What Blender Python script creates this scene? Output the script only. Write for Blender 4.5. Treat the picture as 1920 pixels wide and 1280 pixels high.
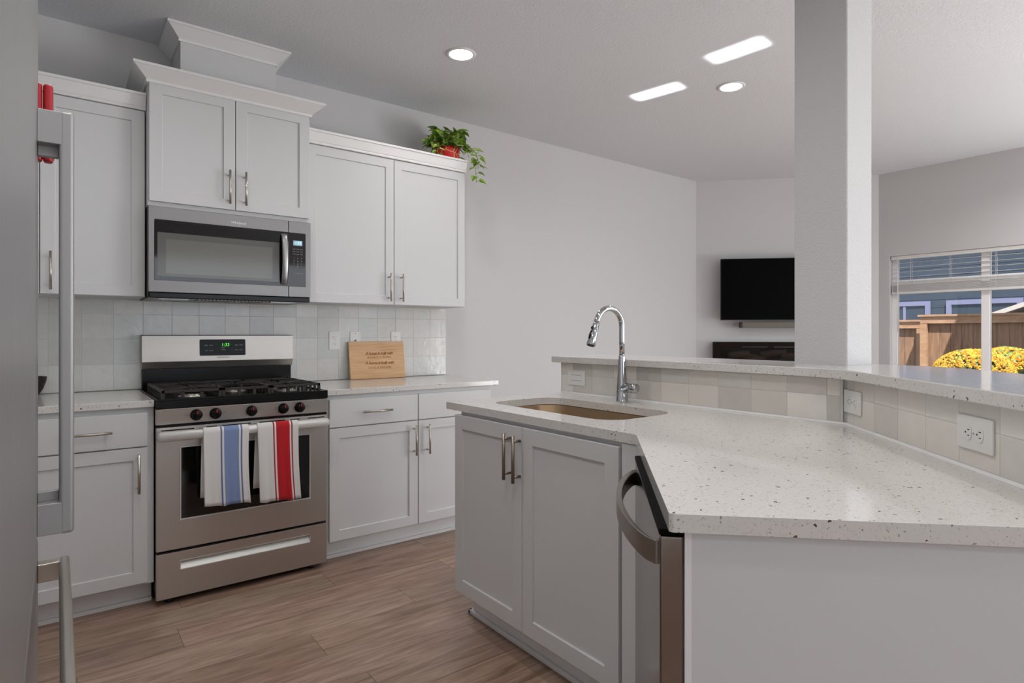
import bpy, bmesh, math, random
from mathutils import Vector, Matrix
random.seed(7)
for o in list(bpy.data.objects): bpy.data.objects.remove(o)
S = bpy.context.scene
C = S.collection

# ------------------------------------------------------------------ camera, world, sun, lights, exposure
YAW = 0.6536
cam_d = bpy.data.cameras.new('camera'); cam = bpy.data.objects.new('camera', cam_d); C.objects.link(cam)
cam_d.sensor_width = 36; cam_d.lens = 1121.8 * 36 / 1920
cam_d.shift_x = -5.5 / 1920; cam_d.shift_y = -14.2 / 1920
cam_d.clip_start = 0.02
cam.location = (-0.3462, -3.6915, 1.2001); cam.rotation_euler = (math.pi / 2, 0, -YAW)
S.camera = cam
S.view_settings.view_transform = 'Standard'; S.view_settings.look = 'None'
S.view_settings.gamma = 1; S.view_settings.use_curve_mapping = False
S.view_settings.exposure = 0.23
S.cycles.use_denoising = True
S.cycles.max_bounces = 10; S.cycles.diffuse_bounces = 5; S.cycles.glossy_bounces = 5
S.cycles.sample_clamp_indirect = 6

w = bpy.data.worlds.new('sky'); S.world = w; w.use_nodes = True
bg = w.node_tree.nodes['Background']
bg.inputs[0].default_value = (0.72, 0.83, 1.0, 1); bg.inputs[1].default_value = 1.15

def light(name, kind, loc, energy, color=(1, 1, 1), size=None, size_y=None, direction=None, rot=None, spread=None):
    d = bpy.data.lights.new(name, kind); o = bpy.data.objects.new(name, d); C.objects.link(o)
    o.location = loc; d.energy = energy; d.color = color
    if size: d.shape = 'RECTANGLE'; d.size = size; d.size_y = size_y
    if spread: d.spread = spread
    if direction is not None: o.rotation_euler = Vector(direction).to_track_quat('-Z', 'Y').to_euler()
    if rot is not None: o.rotation_euler = rot
    return o
sun = light('sun', 'SUN', (0, 0, 12), 11, (1, .95, .86), direction=(.33, .30, -.86)); sun.data.angle = math.radians(.6)
# daylight of the openings that lie outside the photograph: patio door in the right wall, window in the wall behind the camera
light('patio_door_daylight', 'AREA', (5.90, -5.0, 1.15), 165, (.98, .99, 1), 2.3, 2.0, direction=(-1, .12, .75))
light('window_daylight', 'AREA', (2.4, -6.38, 1.4), 22, (.98, .99, 1), 3.6, 1.7, direction=(0, 1, .1))
# lamps added at floor level to imitate sunlight reflected on to the ceiling
light('glint_lamp_one', 'AREA', (2.695, -1.215, .012), 0.36, (1, 1, 1), .11, .31, rot=(math.pi, 0, math.radians(12)), spread=math.radians(1.7))
light('glint_lamp_two', 'AREA', (2.597, -1.84, .012), 0.36, (1, 1, 1), .125, .30, rot=(math.pi, 0, math.radians(6)), spread=math.radians(1.7))

# ------------------------------------------------------------------ materials
def nt(name):
    m = bpy.data.materials.new(name); m.use_nodes = True
    t = m.node_tree; b = t.nodes['Principled BSDF']
    return m, t, b
def lin(c):
    return tuple(((x / 255 + .055) / 1.055) ** 2.4 if x > 10 else x / 255 / 12.92 for x in c) + (1,)
def N(t, kind, **kw):
    n = t.nodes.new(kind)
    for k, v in kw.items():
        if k.startswith('i_'): n.inputs[k[2:].replace('_', ' ')].default_value = v
        else: setattr(n, k, v)
    return n
def simple(name, rgb, rough=.5, metal=0, spec=.5, bump=None, coat=0):
    m, t, b = nt(name)
    b.inputs['Base Color'].default_value = lin(rgb); b.inputs['Roughness'].default_value = rough
    b.inputs['Metallic'].default_value = metal; b.inputs['Specular IOR Level'].default_value = spec
    b.inputs['Coat Weight'].default_value = coat
    # faint mottling keeps every surface procedural
    tc = N(t, 'ShaderNodeTexCoord'); nz = N(t, 'ShaderNodeTexNoise'); nz.inputs['Scale'].default_value = bump[0] if bump else 30
    nz.inputs['Detail'].default_value = 3
    t.links.new(tc.outputs['Object'], nz.inputs['Vector'])
    if bump:
        bp = N(t, 'ShaderNodeBump'); bp.inputs['Strength'].default_value = bump[1]; bp.inputs['Distance'].default_value = bump[2]
        t.links.new(nz.outputs[0], bp.inputs['Height']); t.links.new(bp.outputs[0], b.inputs['Normal'])
    else:
        mr = N(t, 'ShaderNodeMapRange'); mr.inputs['To Min'].default_value = max(0, rough - .02); mr.inputs['To Max'].default_value = min(1, rough + .03)
        t.links.new(nz.outputs[0], mr.inputs[0]); t.links.new(mr.outputs[0], b.inputs['Roughness'])
    return m
def emis(name, rgb, s):
    m, t, b = nt(name); b.inputs['Base Color'].default_value = lin(rgb)
    b.inputs['Emission Color'].default_value = lin(rgb); b.inputs['Emission Strength'].default_value = s
    return m
def steel(name, rgb, rough, axis=0, amount=.12):
    m, t, b = nt(name)
    b.inputs['Metallic'].default_value = 1
    tc = N(t, 'ShaderNodeTexCoord'); mp = N(t, 'ShaderNodeMapping')
    sc = [400, 400, 400]; sc[axis] = 3; mp.inputs['Scale'].default_value = sc
    nz = N(t, 'ShaderNodeTexNoise'); nz.inputs['Scale'].default_value = 1; nz.inputs['Detail'].default_value = 2
    t.links.new(tc.outputs['Object'], mp.inputs[0]); t.links.new(mp.outputs[0], nz.inputs['Vector'])
    mr = N(t, 'ShaderNodeMapRange'); mr.inputs['To Min'].default_value = rough - amount * .5; mr.inputs['To Max'].default_value = rough + amount
    t.links.new(nz.outputs[0], mr.inputs[0]); t.links.new(mr.outputs[0], b.inputs['Roughness'])
    b.inputs['Base Color'].default_value = lin(rgb)
    bp = N(t, 'ShaderNodeBump'); bp.inputs['Strength'].default_value = .05; bp.inputs['Distance'].default_value = .0005
    t.links.new(nz.outputs[0], bp.inputs['Height']); t.links.new(bp.outputs[0], b.inputs['Normal'])
    return m
def quartz():
    m, t, b = nt('speckled quartz')
    tc = N(t, 'ShaderNodeTexCoord')
    def specks(scale, size, share):
        v = N(t, 'ShaderNodeTexVoronoi'); v.inputs['Scale'].default_value = scale
        nz = N(t, 'ShaderNodeTexNoise'); nz.inputs['Scale'].default_value = scale * 2.2
        mx = N(t, 'ShaderNodeMix', data_type='VECTOR'); mx.inputs['Factor'].default_value = .012
        t.links.new(tc.outputs['Object'], nz.inputs['Vector'])
        t.links.new(tc.outputs['Object'], mx.inputs[4]); t.links.new(nz.outputs['Color'], mx.inputs[5])
        t.links.new(mx.outputs[1], v.inputs['Vector'])
        lt = N(t, 'ShaderNodeMath', operation='LESS_THAN'); lt.inputs[1].default_value = size
        sp = N(t, 'ShaderNodeSeparateColor'); t.links.new(v.outputs['Color'], sp.inputs[0])
        l2 = N(t, 'ShaderNodeMath', operation='LESS_THAN'); l2.inputs[1].default_value = share
        t.links.new(v.outputs['Distance'], lt.inputs[0]); t.links.new(sp.outputs[0], l2.inputs[0])
        mu = N(t, 'ShaderNodeMath', operation='MULTIPLY'); t.links.new(lt.outputs[0], mu.inputs[0]); t.links.new(l2.outputs[0], mu.inputs[1])
        return mu, sp
    a, asp = specks(62, .19, .20); c, _ = specks(150, .26, .17); d, _ = specks(240, .35, .3)
    base = lin((213, 211, 208))
    m1 = N(t, 'ShaderNodeMix', data_type='RGBA'); m1.inputs[6].default_value = base; m1.inputs[7].default_value = lin((188, 180, 168))
    t.links.new(d.outputs[0], m1.inputs[0])
    m2 = N(t, 'ShaderNodeMix', data_type='RGBA'); m2.inputs[7].default_value = lin((140, 126, 108)); t.links.new(m1.outputs[2], m2.inputs[6]); t.links.new(c.outputs[0], m2.inputs[0])
    rp = N(t, 'ShaderNodeMix', data_type='RGBA'); rp.inputs[6].default_value = lin((62, 44, 34)); rp.inputs[7].default_value = lin((120, 98, 72)); t.links.new(asp.outputs[1], rp.inputs[0])
    m3 = N(t, 'ShaderNodeMix', data_type='RGBA'); t.links.new(m2.outputs[2], m3.inputs[6]); t.links.new(rp.outputs[2], m3.inputs[7]); t.links.new(a.outputs[0], m3.inputs[0])
    t.links.new(m3.outputs[2], b.inputs['Base Color'])
    b.inputs['Roughness'].default_value = .09; b.inputs['Specular IOR Level'].default_value = .45
    return m
def attr_mat(name, rough, spec=.5, grain=None, bump=None):
    """colour comes from the mesh colour attribute 'tint'"""
    m, t, b = nt(name)
    at = N(t, 'ShaderNodeAttribute', attribute_name='tint')
    out = at.outputs['Color']
    tc = N(t, 'ShaderNodeTexCoord')
    b.inputs['Roughness'].default_value = rough; b.inputs['Specular IOR Level'].default_value = spec
    if grain:
        add = N(t, 'ShaderNodeVectorMath', operation='MULTIPLY_ADD')
        add.inputs[1].default_value = (37, 91, 0); t.links.new(at.outputs['Color'], add.inputs[0]); t.links.new(tc.outputs['Object'], add.inputs[2])
        mp = N(t, 'ShaderNodeMapping'); mp.inputs['Scale'].default_value = (1.3, 15, 1); t.links.new(add.outputs[0], mp.inputs[0])
        nz = N(t, 'ShaderNodeTexNoise'); nz.inputs['Scale'].default_value = 2.4; nz.inputs['Detail'].default_value = 9; nz.inputs['Roughness'].default_value = .66; nz.inputs['Distortion'].default_value = .9
        t.links.new(mp.outputs[0], nz.inputs['Vector'])
        cr = N(t, 'ShaderNodeValToRGB'); e = cr.color_ramp.elements
        e[0].position = .28; e[0].color = lin((110, 88, 76)); e[1].position = .70; e[1].color = lin((186, 160, 144))
        x = e.new(.48); x.color = lin((156, 129, 113))
        t.links.new(nz.outputs[0], cr.inputs[0])
        mx = N(t, 'ShaderNodeMix', data_type='RGBA', blend_type='MULTIPLY'); mx.inputs[0].default_value = 1
        t.links.new(cr.outputs[0], mx.inputs[6]); t.links.new(out, mx.inputs[7]); out = mx.outputs[2]
        mr = N(t, 'ShaderNodeMapRange'); mr.inputs['To Min'].default_value = rough - .06; mr.inputs['To Max'].default_value = rough + .12
        t.links.new(nz.outputs[0], mr.inputs[0]); t.links.new(mr.outputs[0], b.inputs['Roughness'])
        bp = N(t, 'ShaderNodeBump'); bp.inputs['Strength'].default_value = .12; bp.inputs['Distance'].default_value = .001
        t.links.new(nz.outputs[0], bp.inputs['Height']); t.links.new(bp.outputs[0], b.inputs['Normal'])
    if bump:
        nz = N(t, 'ShaderNodeTexNoise'); nz.inputs['Scale'].default_value = bump[0]; nz.inputs['Detail'].default_value = 3; nz.inputs['Distortion'].default_value = 1.2
        t.links.new(tc.outputs['Object'], nz.inputs['Vector'])
        bp = N(t, 'ShaderNodeBump'); bp.inputs['Strength'].default_value = bump[1]; bp.inputs['Distance'].default_value = bump[2]
        t.links.new(nz.outputs[0], bp.inputs['Height']); t.links.new(bp.outputs[0], b.inputs['Normal'])
        nz2 = N(t, 'ShaderNodeTexNoise'); nz2.inputs['Scale'].default_value = 22; nz2.inputs['Detail'].default_value = 5
        t.links.new(tc.outputs['Object'], nz2.inputs['Vector'])
        mr = N(t, 'ShaderNodeMapRange'); mr.inputs['To Min'].default_value = .93; mr.inputs['To Max'].default_value = 1.07; t.links.new(nz2.outputs[0], mr.inputs[0])
        vm = N(t, 'ShaderNodeVectorMath', operation='SCALE'); t.links.new(out, vm.inputs[0]); t.links.new(mr.outputs[0], vm.inputs['Scale']); out = vm.outputs[0]
    t.links.new(out, b.inputs['Base Color'])
    return m
def wood(name, dark, light_, scale=(1, 1, 1), rough=.5):
    m, t, b = nt(name)
    tc = N(t, 'ShaderNodeTexCoord'); mp = N(t, 'ShaderNodeMapping'); mp.inputs['Scale'].default_value = scale
    nz = N(t, 'ShaderNodeTexNoise'); nz.inputs['Scale'].default_value = 3; nz.inputs['Detail'].default_value = 6; nz.inputs['Distortion'].default_value = .6
    cr = N(t, 'ShaderNodeValToRGB'); cr.color_ramp.elements[0].position = .3; cr.color_ramp.elements[1].position = .7
    cr.color_ramp.elements[0].color = lin(dark); cr.color_ramp.elements[1].color = lin(light_)
    t.links.new(tc.outputs['Object'], mp.inputs[0]); t.links.new(mp.outputs[0], nz.inputs['Vector']); t.links.new(nz.outputs[0], cr.inputs[0]); t.links.new(cr.outputs[0], b.inputs['Base Color'])
    b.inputs['Roughness'].default_value = rough
    return m
def towel_mat(name, band, dark):
    m, t, b = nt(name)
    uv = N(t, 'ShaderNodeUVMap', uv_map='UVMap'); sp = N(t, 'ShaderNodeSeparateXYZ'); t.links.new(uv.outputs[0], sp.inputs[0])
    cr = N(t, 'ShaderNodeValToRGB'); cr.color_ramp.interpolation = 'CONSTANT'
    W = lin((222, 221, 220)); e = cr.color_ramp.elements
    e[0].position = 0; e[0].color = W; e[1].position = .365; e[1].color = lin(dark)
    for p, c in ((.40, W), (.445, lin(band)), (.775, W), (.815, lin(dark)), (.85, W)):
        x = e.new(p); x.color = c
    t.links.new(sp.outputs[0], cr.inputs[0]); t.links.new(cr.outputs[0], b.inputs['Base Color'])
    b.inputs['Roughness'].default_value = .9; b.inputs['Sheen Weight'].default_value = .2
    wv = N(t, 'ShaderNodeTexNoise'); wv.inputs['Scale'].default_value = 400
    tc = N(t, 'ShaderNodeTexCoord'); t.links.new(tc.outputs['Object'], wv.inputs['Vector'])
    bp = N(t, 'ShaderNodeBump'); bp.inputs['Strength'].default_value = .3; bp.inputs['Distance'].default_value = .001
    t.links.new(wv.outputs[0], bp.inputs['Height']); t.links.new(bp.outputs[0], b.inputs['Normal'])
    return m
def glassy(name, tint=(1, 1, 1), rough=0.0, ior=1.45):
    m, t, b = nt(name)
    tr = N(t, 'ShaderNodeBsdfTransparent'); tr.inputs[0].default_value = tint + (1,)
    gl = N(t, 'ShaderNodeBsdfGlossy'); gl.inputs['Roughness'].default_value = rough
    fr = N(t, 'ShaderNodeFresnel'); fr.inputs[0].default_value = ior
    mx = N(t, 'ShaderNodeMixShader'); t.links.new(fr.outputs[0], mx.inputs[0]); t.links.new(tr.outputs[0], mx.inputs[1]); t.links.new(gl.outputs[0], mx.inputs[2])
    t.links.new(mx.outputs[0], t.nodes['Material Output'].inputs[0])
    return m

M_wall = simple('wall paint', (205, 205, 206), .75, bump=(190, .25, .0012))
M_ceil = simple('ceiling texture', (217, 220, 224), .85, bump=(70, .55, .004))
M_col = simple('column texture', (200, 200, 201), .85, bump=(150, .8, .003))
M_cab = simple('cabinet paint', (207, 208, 209), .42, spec=.4)
M_trim = simple('white trim paint', (228, 228, 228), .45)
M_sash = simple('white window vinyl', (246, 246, 246), .4)
M_quartz = quartz()
M_floor = attr_mat('oak planks', .29, .45, grain=True)
M_gap = simple('plank gap', (62, 46, 38), .8)
M_tile = attr_mat('glazed tile', .16, .5, bump=(14, .35, .004))
M_tile2 = attr_mat('matt glazed tile', .3, .5, bump=(14, .2, .002))
M_grout = simple('grout', (206, 204, 199), .9)
M_steel = steel('brushed steel', (196, 191, 185), .38)
M_steelm = steel('brushed steel satin', (143, 142, 142), .42)
M_steelv = steel('brushed steel upright', (172, 172, 173), .36, axis=2)
M_handle = simple('grey cast handle', (158, 158, 158), .45, .6)
M_steeldw = steel('polished brushed steel', (146, 139, 133), .16, axis=2, amount=.04)
M_steeld = steel('dark brushed steel', (150, 143, 136), .3)
M_nickel = simple('brushed nickel', (196, 190, 180), .32, 1)
M_nickeld = simple('satin nickel', (150, 140, 128), .36, 1)
M_silver = simple('silver handle', (222, 222, 220), .35, .35)
M_chrome = simple('chrome', (186, 188, 191), .07, 1)
M_sink = steel('sink steel', (176, 150, 120), .3, axis=1)  # warm brown of reflected wood is put into the steel colour
M_black = simple('black enamel', (14, 14, 13), .22, spec=.25)
M_strip = simple('black plastic strip', (10, 9, 9), .6, spec=.05)
M_matte = simple('matt black', (22, 20, 19), .55)
M_iron = simple('cast iron', (44, 39, 36), .5, bump=(180, .3, .001))
M_glass = simple('black glass', (9, 9, 9), .04, spec=.6)
M_screen = simple('grey mesh glass', (92, 92, 88), .12, spec=.6)
M_screen2 = simple('grey inner glass', (108, 109, 104), .1, spec=.6)
M_dglass = simple('display glass', (26, 32, 33), .25, spec=.15)
M_tv = simple('tv screen', (3, 3, 3), .45, spec=.04)
M_white = simple('white plastic', (226, 226, 224), .35)
M_slot = simple('slot dark', (52, 44, 38), .6)
M_bamboo = wood('bamboo', (200, 158, 112), (222, 182, 138), (2, 14, 26), .5)
M_bamboo_e = wood('bamboo edge', (150, 98, 50), (178, 124, 68), (2, 14, 26), .6)
M_burn = simple('burnt lettering', (150, 92, 40), .8)
M_red = simple('red plastic', (160, 18, 30), .4)
M_lamp = emis('lamp diffuser', (255, 250, 244), 6)
M_green = emis('green digits', (90, 215, 60), 1.2)
M_lcd = emis('display', (130, 160, 175), .5)
M_lcd2 = emis('display digits', (190, 225, 245), 1)
M_print = simple('grey print', (160, 160, 158), .6)
M_printd = simple('dark print', (96, 92, 88), .6)
M_wglass = glassy('window glass')
M_tg = towel_mat('blue striped cotton', (124, 144, 186), (98, 112, 158)); M_tr = towel_mat('red striped cotton', (186, 16, 30), (158, 28, 42))

# ------------------------------------------------------------------ helpers
class MB:
    def __init__(s): s.b = bmesh.new(); s.uv = None
    def box(s, x0, x1, y0, y1, z0, z1, mi=0):
        v = [s.b.verts.new(p) for p in ((x0, y0, z0), (x1, y0, z0), (x1, y1, z0), (x0, y1, z0), (x0, y0, z1), (x1, y0, z1), (x1, y1, z1), (x0, y1, z1))]
        fs = [s.b.faces.new([v[i] for i in f]) for f in ((3, 2, 1, 0), (4, 5, 6, 7), (0, 1, 5, 4), (1, 2, 6, 5), (2, 3, 7, 6), (3, 0, 4, 7))]
        for f in fs: f.material_index = mi
        return fs
    def panel_box(s, x0, x1, y0, y1, z0, z1, inset, depth):
        """box whose front (y0) face has a recessed panel"""
        fs = s.box(x0, x1, y0, y1, z0, z1); f = fs[2]
        s.b.faces.ensure_lookup_table(); s.b.normal_update()
        bmesh.ops.inset_region(s.b, faces=[f], thickness=inset, depth=0)
        r = bmesh.ops.inset_region(s.b, faces=[f], thickness=.0015, depth=-depth)
    def prism(s, poly, z0, z1, mi=0):
        n = len(poly); a = [s.b.verts.new((p[0], p[1], z0)) for p in poly]; c = [s.b.verts.new((p[0], p[1], z1)) for p in poly]
        area = sum(poly[i][0] * poly[(i + 1) % n][1] - poly[(i + 1) % n][0] * poly[i][1] for i in range(n))
        if area < 0: a.reverse(); c.reverse()
        fs = [s.b.faces.new(c), s.b.faces.new(list(reversed(a)))]
        for i in range(n): fs.append(s.b.faces.new((a[i], a[(i + 1) % n], c[(i + 1) % n], c[i])))
        for f in fs: f.material_index = mi
    def tube(s, pts, rad, seg=12, cap=True, mi=0, flat=None, smooth=True):
        pts = [Vector(p) for p in pts]; n = len(pts)
        if not isinstance(rad, (list, tuple)): rad = [rad] * n
        tan = [(pts[min(i + 1, n - 1)] - pts[max(i - 1, 0)]).normalized() for i in range(n)]
        up = Vector((0, 0, 1)) if abs(tan[0].z) < .9 else Vector((1, 0, 0))
        nx = tan[0].cross(up).normalized(); rings = []
        for i in range(n):
            nx = (nx - tan[i] * nx.dot(tan[i])).normalized(); ny = tan[i].cross(nx)
            fx, fy = flat if flat else (1, 1)
            rings.append([s.b.verts.new(pts[i] + nx * math.cos(2 * math.pi * k / seg) * rad[i] * fx + ny * math.sin(2 * math.pi * k / seg) * rad[i] * fy) for k in range(seg)])
        for i in range(n - 1):
            for k in range(seg):
                f = s.b.faces.new((rings[i][k], rings[i][(k + 1) % seg], rings[i + 1][(k + 1) % seg], rings[i + 1][k])); f.smooth = smooth; f.material_index = mi
        if cap:
            f = s.b.faces.new(list(reversed(rings[0]))); f.material_index = mi
            f = s.b.faces.new(rings[-1]); f.material_index = mi
    def lathe(s, prof, seg=32, c=(0, 0, 0), mi=0, axis='z', smooth=True):
        rings = []
        for r, h in prof:
            ring = []
            for k in range(seg):
                a = 2 * math.pi * k / seg; x, y = r * math.cos(a), r * math.sin(a)
                p = (x, y, h) if axis == 'z' else ((x, h, y) if axis == 'y' else (h, x, y))
                ring.append(s.b.verts.new((c[0] + p[0], c[1] + p[1], c[2] + p[2])))
            rings.append(ring)
        for i in range(len(rings) - 1):
            for k in range(seg):
                f = s.b.faces.new((rings[i][k], rings[i][(k + 1) % seg], rings[i + 1][(k + 1) % seg], rings[i + 1][k])); f.smooth = smooth; f.material_index = mi
        if prof[0][0] > 1e-4: s.b.faces.new(rings[0]).material_index = mi
        if prof[-1][0] > 1e-4: s.b.faces.new(rings[-1]).material_index = mi
    def sweep(s, path, prof):
        """profile (out, z) carried along a plan path, mitred; outward is to the right of travel"""
        n = len(path); P = [Vector((p[0], p[1])) for p in path]; rings = []
        for i in range(n):
            d0 = (P[i] - P[i - 1]).normalized() if i > 0 else (P[1] - P[0]).normalized()
            d1 = (P[i + 1] - P[i]).normalized() if i < n - 1 else d0
            n0 = Vector((d0.y, -d0.x)); n1 = Vector((d1.y, -d1.x)); m = (n0 + n1).normalized(); k = 1 / max(.2, m.dot(n0))
            rings.append([s.b.verts.new((P[i].x + m.x * o * k, P[i].y + m.y * o * k, z)) for o, z in prof])
        q = len(prof)
        for i in range(n - 1):
            for k in range(q): s.b.faces.new((rings[i][k], rings[i][(k + 1) % q], rings[i + 1][(k + 1) % q], rings[i + 1][k]))
        s.b.faces.new(list(reversed(rings[0]))); s.b.faces.new(rings[-1])
    def build(s, name, mats, parent=None, bevel=0, loc=(0, 0, 0), rot=(0, 0, 0), seg=2, weld=False):
        if weld: bmesh.ops.remove_doubles(s.b, verts=s.b.verts, dist=1e-6)
        bmesh.ops.recalc_face_normals(s.b, faces=s.b.faces)
        me = bpy.data.meshes.new(name); s.b.to_mesh(me); s.b.free()
        if not isinstance(mats, (list, tuple)): mats = [mats]
        for m in mats: me.materials.append(m)
        o = bpy.data.objects.new(name, me); C.objects.link(o); o.location = loc; o.rotation_euler = rot
        if parent: o.parent = parent
        if bevel:
            bv = o.modifiers.new('edge', 'BEVEL'); bv.width = bevel; bv.segments = seg; bv.limit_method = 'ANGLE'; bv.angle_limit = .6
            bv.harden_normals = True
            for p in me.polygons: p.use_smooth = True
        return o

def tag(o, label, cat, group=None):
    o['label'] = label; o['category'] = cat
    if group: o['group'] = group
    return o
def struct(o): o['kind'] = 'structure'; return o
def thing(name, label, cat, loc=(0, 0, 0), rz=0, group=None):
    o = bpy.data.objects.new(name, None); C.objects.link(o); o.empty_display_size = .05
    o.location = loc; o.rotation_euler = (0, 0, rz); return tag(o, label, cat, group)
def text(name, body, size, mat, parent, loc, rot, shear=0, extrude=.0004, space=1, bold=0):
    cu = bpy.data.curves.new(name, 'FONT'); cu.body = body; cu.size = size; cu.extrude = extrude; cu.align_x = 'CENTER'; cu.align_y = 'CENTER'
    cu.shear = shear; cu.space_character = space; cu.offset = bold
    tmp = bpy.data.objects.new('t', cu); C.objects.link(tmp)
    dg = bpy.context.evaluated_depsgraph_get(); me = bpy.data.meshes.new_from_object(tmp.evaluated_get(dg))
    bpy.data.objects.remove(tmp); me.materials.clear(); me.materials.append(mat)
    o = bpy.data.objects.new(name, me); C.objects.link(o); o.parent = parent; o.location = loc; o.rotation_euler = rot
    return o
def paint(o, colfn):
    """per-face colour attribute 'tint'"""
    me = o.data; a = me.color_attributes.new('tint', 'FLOAT_COLOR', 'CORNER')
    for p in me.polygons:
        c = colfn(p)
        for li in p.loop_indices: a.data[li].color = c
R5 = math.sqrt(.5); BX, BY = .988, -2.528
def dg(u, w_): return (BX - R5 * u - R5 * w_, BY - R5 * u + R5 * w_)   # along the slanted leg of the peninsula, w outwards
RZ_D = -3 * math.pi / 4

# ------------------------------------------------------------------ room shell
H = 2.742
XW = 5.985
m = MB(); m.box(-1.25, 4.9, 0, .12, 0, H); struct(m.build('wall_back', M_wall))
tvx, tvy = 4.79, 0.0; tex, tey = XW, -1.23; tva = math.atan2(tey - tvy, tex - tvx); tvl = math.hypot(tex - tvx, tey - tvy)
m = MB(); m.box(-.02, tvl + .02, 0, .12, 0, H); struct(m.build('wall_tv', M_wall, loc=(tvx, tvy, 0), rot=(0, 0, tva)))
WY0, WY1, WZ0, WZ1 = -1.325, -3.45, .62, 1.94
m = MB()
m.box(XW, XW + .14, WY0, -1.15, 0, H); m.box(XW, XW + .14, -3.9, WY1, 0, H); m.box(XW, XW + .14, WY1, WY0, WZ1, H); m.box(XW, XW + .14, WY1, WY0, 0, WZ0)
m.box(XW, XW + .14, -6.5, -6.2, 0, H); m.box(XW, XW + .14, -6.2, -3.9, 2.15, H)
struct(m.build('wall_right', M_wall))
m = MB(); m.box(-1.25, -1.13, -6.5, 0, 0, H); struct(m.build('wall_left', M_wall))
m = MB(); m.box(-1.25, .55, -6.62, -6.5, 0, H); m.box(4.25, 6.12, -6.62, -6.5, 0, H); m.box(.55, 4.25, -6.62, -6.5, 2.3, H); m.box(.55, 4.25, -6.62, -6.5, 0, .5)
struct(m.build('wall_front', M_wall))
m = MB(); m.box(-1.25, 6.125, -6.62, .12, H, H + .1); struct(m.build('ceiling', M_ceil))
m = MB(); m.box(-1.8, 6.16, -7.1, .6, H + .1, H + .2); struct(m.build('trim_1', M_trim))      # roof deck over the ceiling
# floor planks
m = MB(); m.box(-1.25, 6.125, -6.62, .12, -.1, -.002); gapbase = m
PW, PL = .1935, 1.22
off = {0: .71, 1: .043, 2: .93, 3: .457}
planks = []
for k in range(-4, 31):
    y1 = -.718 - k * PW + 0; y0 = y1 - PW
    o_ = off.get(k, random.uniform(0, PL)); x = o_ - 3 * PL
    while x < 6.1:
        a, b_ = max(x, -1.25), min(x + PL, 6.12)
        if b_ - a > .03: planks.append((a, b_, max(y0, -6.6), min(y1, .1)))
        x += PL
fl = gapbase
for a, b_, y0, y1 in planks:
    g = .0007
    fl.box(a + g, b_ - g, y0 + g, y1 - g, -.0025, 0, 1)
o = fl.build('floor', [M_gap, M_floor], weld=False); struct(o)
cols = {}
def fc(p):
    if p.material_index == 0: return (.2, .2, .2, 1)
    k = (p.index - 6) // 6
    if k not in cols:
        v = random.uniform(.84, 1.1); cols[k] = (v * random.uniform(.98, 1.03), v * random.uniform(.97, 1.02), v * random.uniform(.96, 1.02), 1)
    return cols[k]
paint(o, fc)
# window in the right wall
XG = XW + .085
m = MB()
def fr(y0, y1, z0, z1, d=.05): m.box(XG - d / 2, XG + d / 2, y0, y1, z0, z1)
fr(WY0 - .045, WY0, WZ0, WZ1); fr(WY1, WY1 + .045, WZ0, WZ1); fr(WY1, WY0, WZ0, WZ0 + .045); fr(WY1, WY0, WZ1 - .028, WZ1)
win = struct(m.build('window_1', M_sash, bevel=.003))
mull = (-2.055, -2.755)
for y in mull:
    m = MB(); fr(y - .03, y + .03, WZ0 + .04, WZ1 - .02, .06); m.build('mullion', M_sash, win, bevel=.002)
m = MB(); fr(WY1 + .04, WY0 - .04, 1.668, 1.712, .056); m.build('transom_bar', M_sash, win, bevel=.002)
edges = [WY0 - .045, mull[0] + .03, mull[0] - .03, mull[1] + .03, mull[1] - .03, WY1 + .045]
for i in range(3):
    m = MB(); m.box(XG - .003, XG + .003, edges[2 * i + 1], edges[2 * i], WZ0 + .04, WZ1 - .02); m.build('pane', M_wglass, win)
m = MB(); m.box(XW - .02, XG, WY1, WY0, WZ0 - .025, WZ0); m.build('window_sill', M_sash, win, bevel=.003)
# patio door in the right wall and window behind the camera, both outside the photograph
m = MB()
for a, b_ in ((-6.2, -6.12), (-5.09, -5.01), (-3.98, -3.9)): m.box(XW + .03, XW + .09, a, b_, 0, 2.15)
m.box(XW + .03, XW + .09, -6.2, -3.9, 2.07, 2.15); m.box(XW + .03, XW + .09, -6.2, -3.9, 0, .08)
d = struct(m.build('door_1', M_trim)); m = MB(); m.box(XW + .055, XW + .062, -6.12, -3.98, .08, 2.07); m.build('pane', M_wglass, d)
m = MB()
for a in (.55, 2.37, 4.19): m.box(a, a + .06, -6.6, -6.54, .5, 2.3)
m.box(.55, 4.25, -6.6, -6.54, 2.24, 2.3); m.box(.55, 4.25, -6.6, -6.54, .5, .56)
d = struct(m.build('window_2', M_trim)); m = MB(); m.box(.6, 4.2, -6.572, -6.566, .56, 2.24); m.build('pane', M_wglass, d)
# baseboards
m = MB(); m.box(1.83, 4.78, -.014, 0, 0, .1); struct(m.build('baseboard_back', M_trim))
m = MB(); m.box(.02, tvl, -.014, 0, 0, .1); struct(m.build('baseboard_tv', M_trim, loc=(tvx, tvy, 0), rot=(0, 0, tva)))
# column standing through the bar
m = MB(); m.prism([(1.838, -2.552), (1.824, -2.747), (1.992, -2.76), (2.006, -2.565)], 0, H); struct(m.build('wall_column', M_col, bevel=.006, seg=3))
# half wall of the peninsula
def off_pt(w_, xx):   # point on the slanted line w at a given x
    u = (BX - R5 * w_ - xx) / R5; return dg(u, w_)
UE = .752
m = MB(); m.prism([(1.682, -1.436), off_pt(-.694, 1.682), dg(UE, -.694), dg(UE, -.83), off_pt(-.83, 1.815), (1.815, -1.436)], 0, 1.057)
struct(m.build('wall_peninsula', M_wall))

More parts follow.
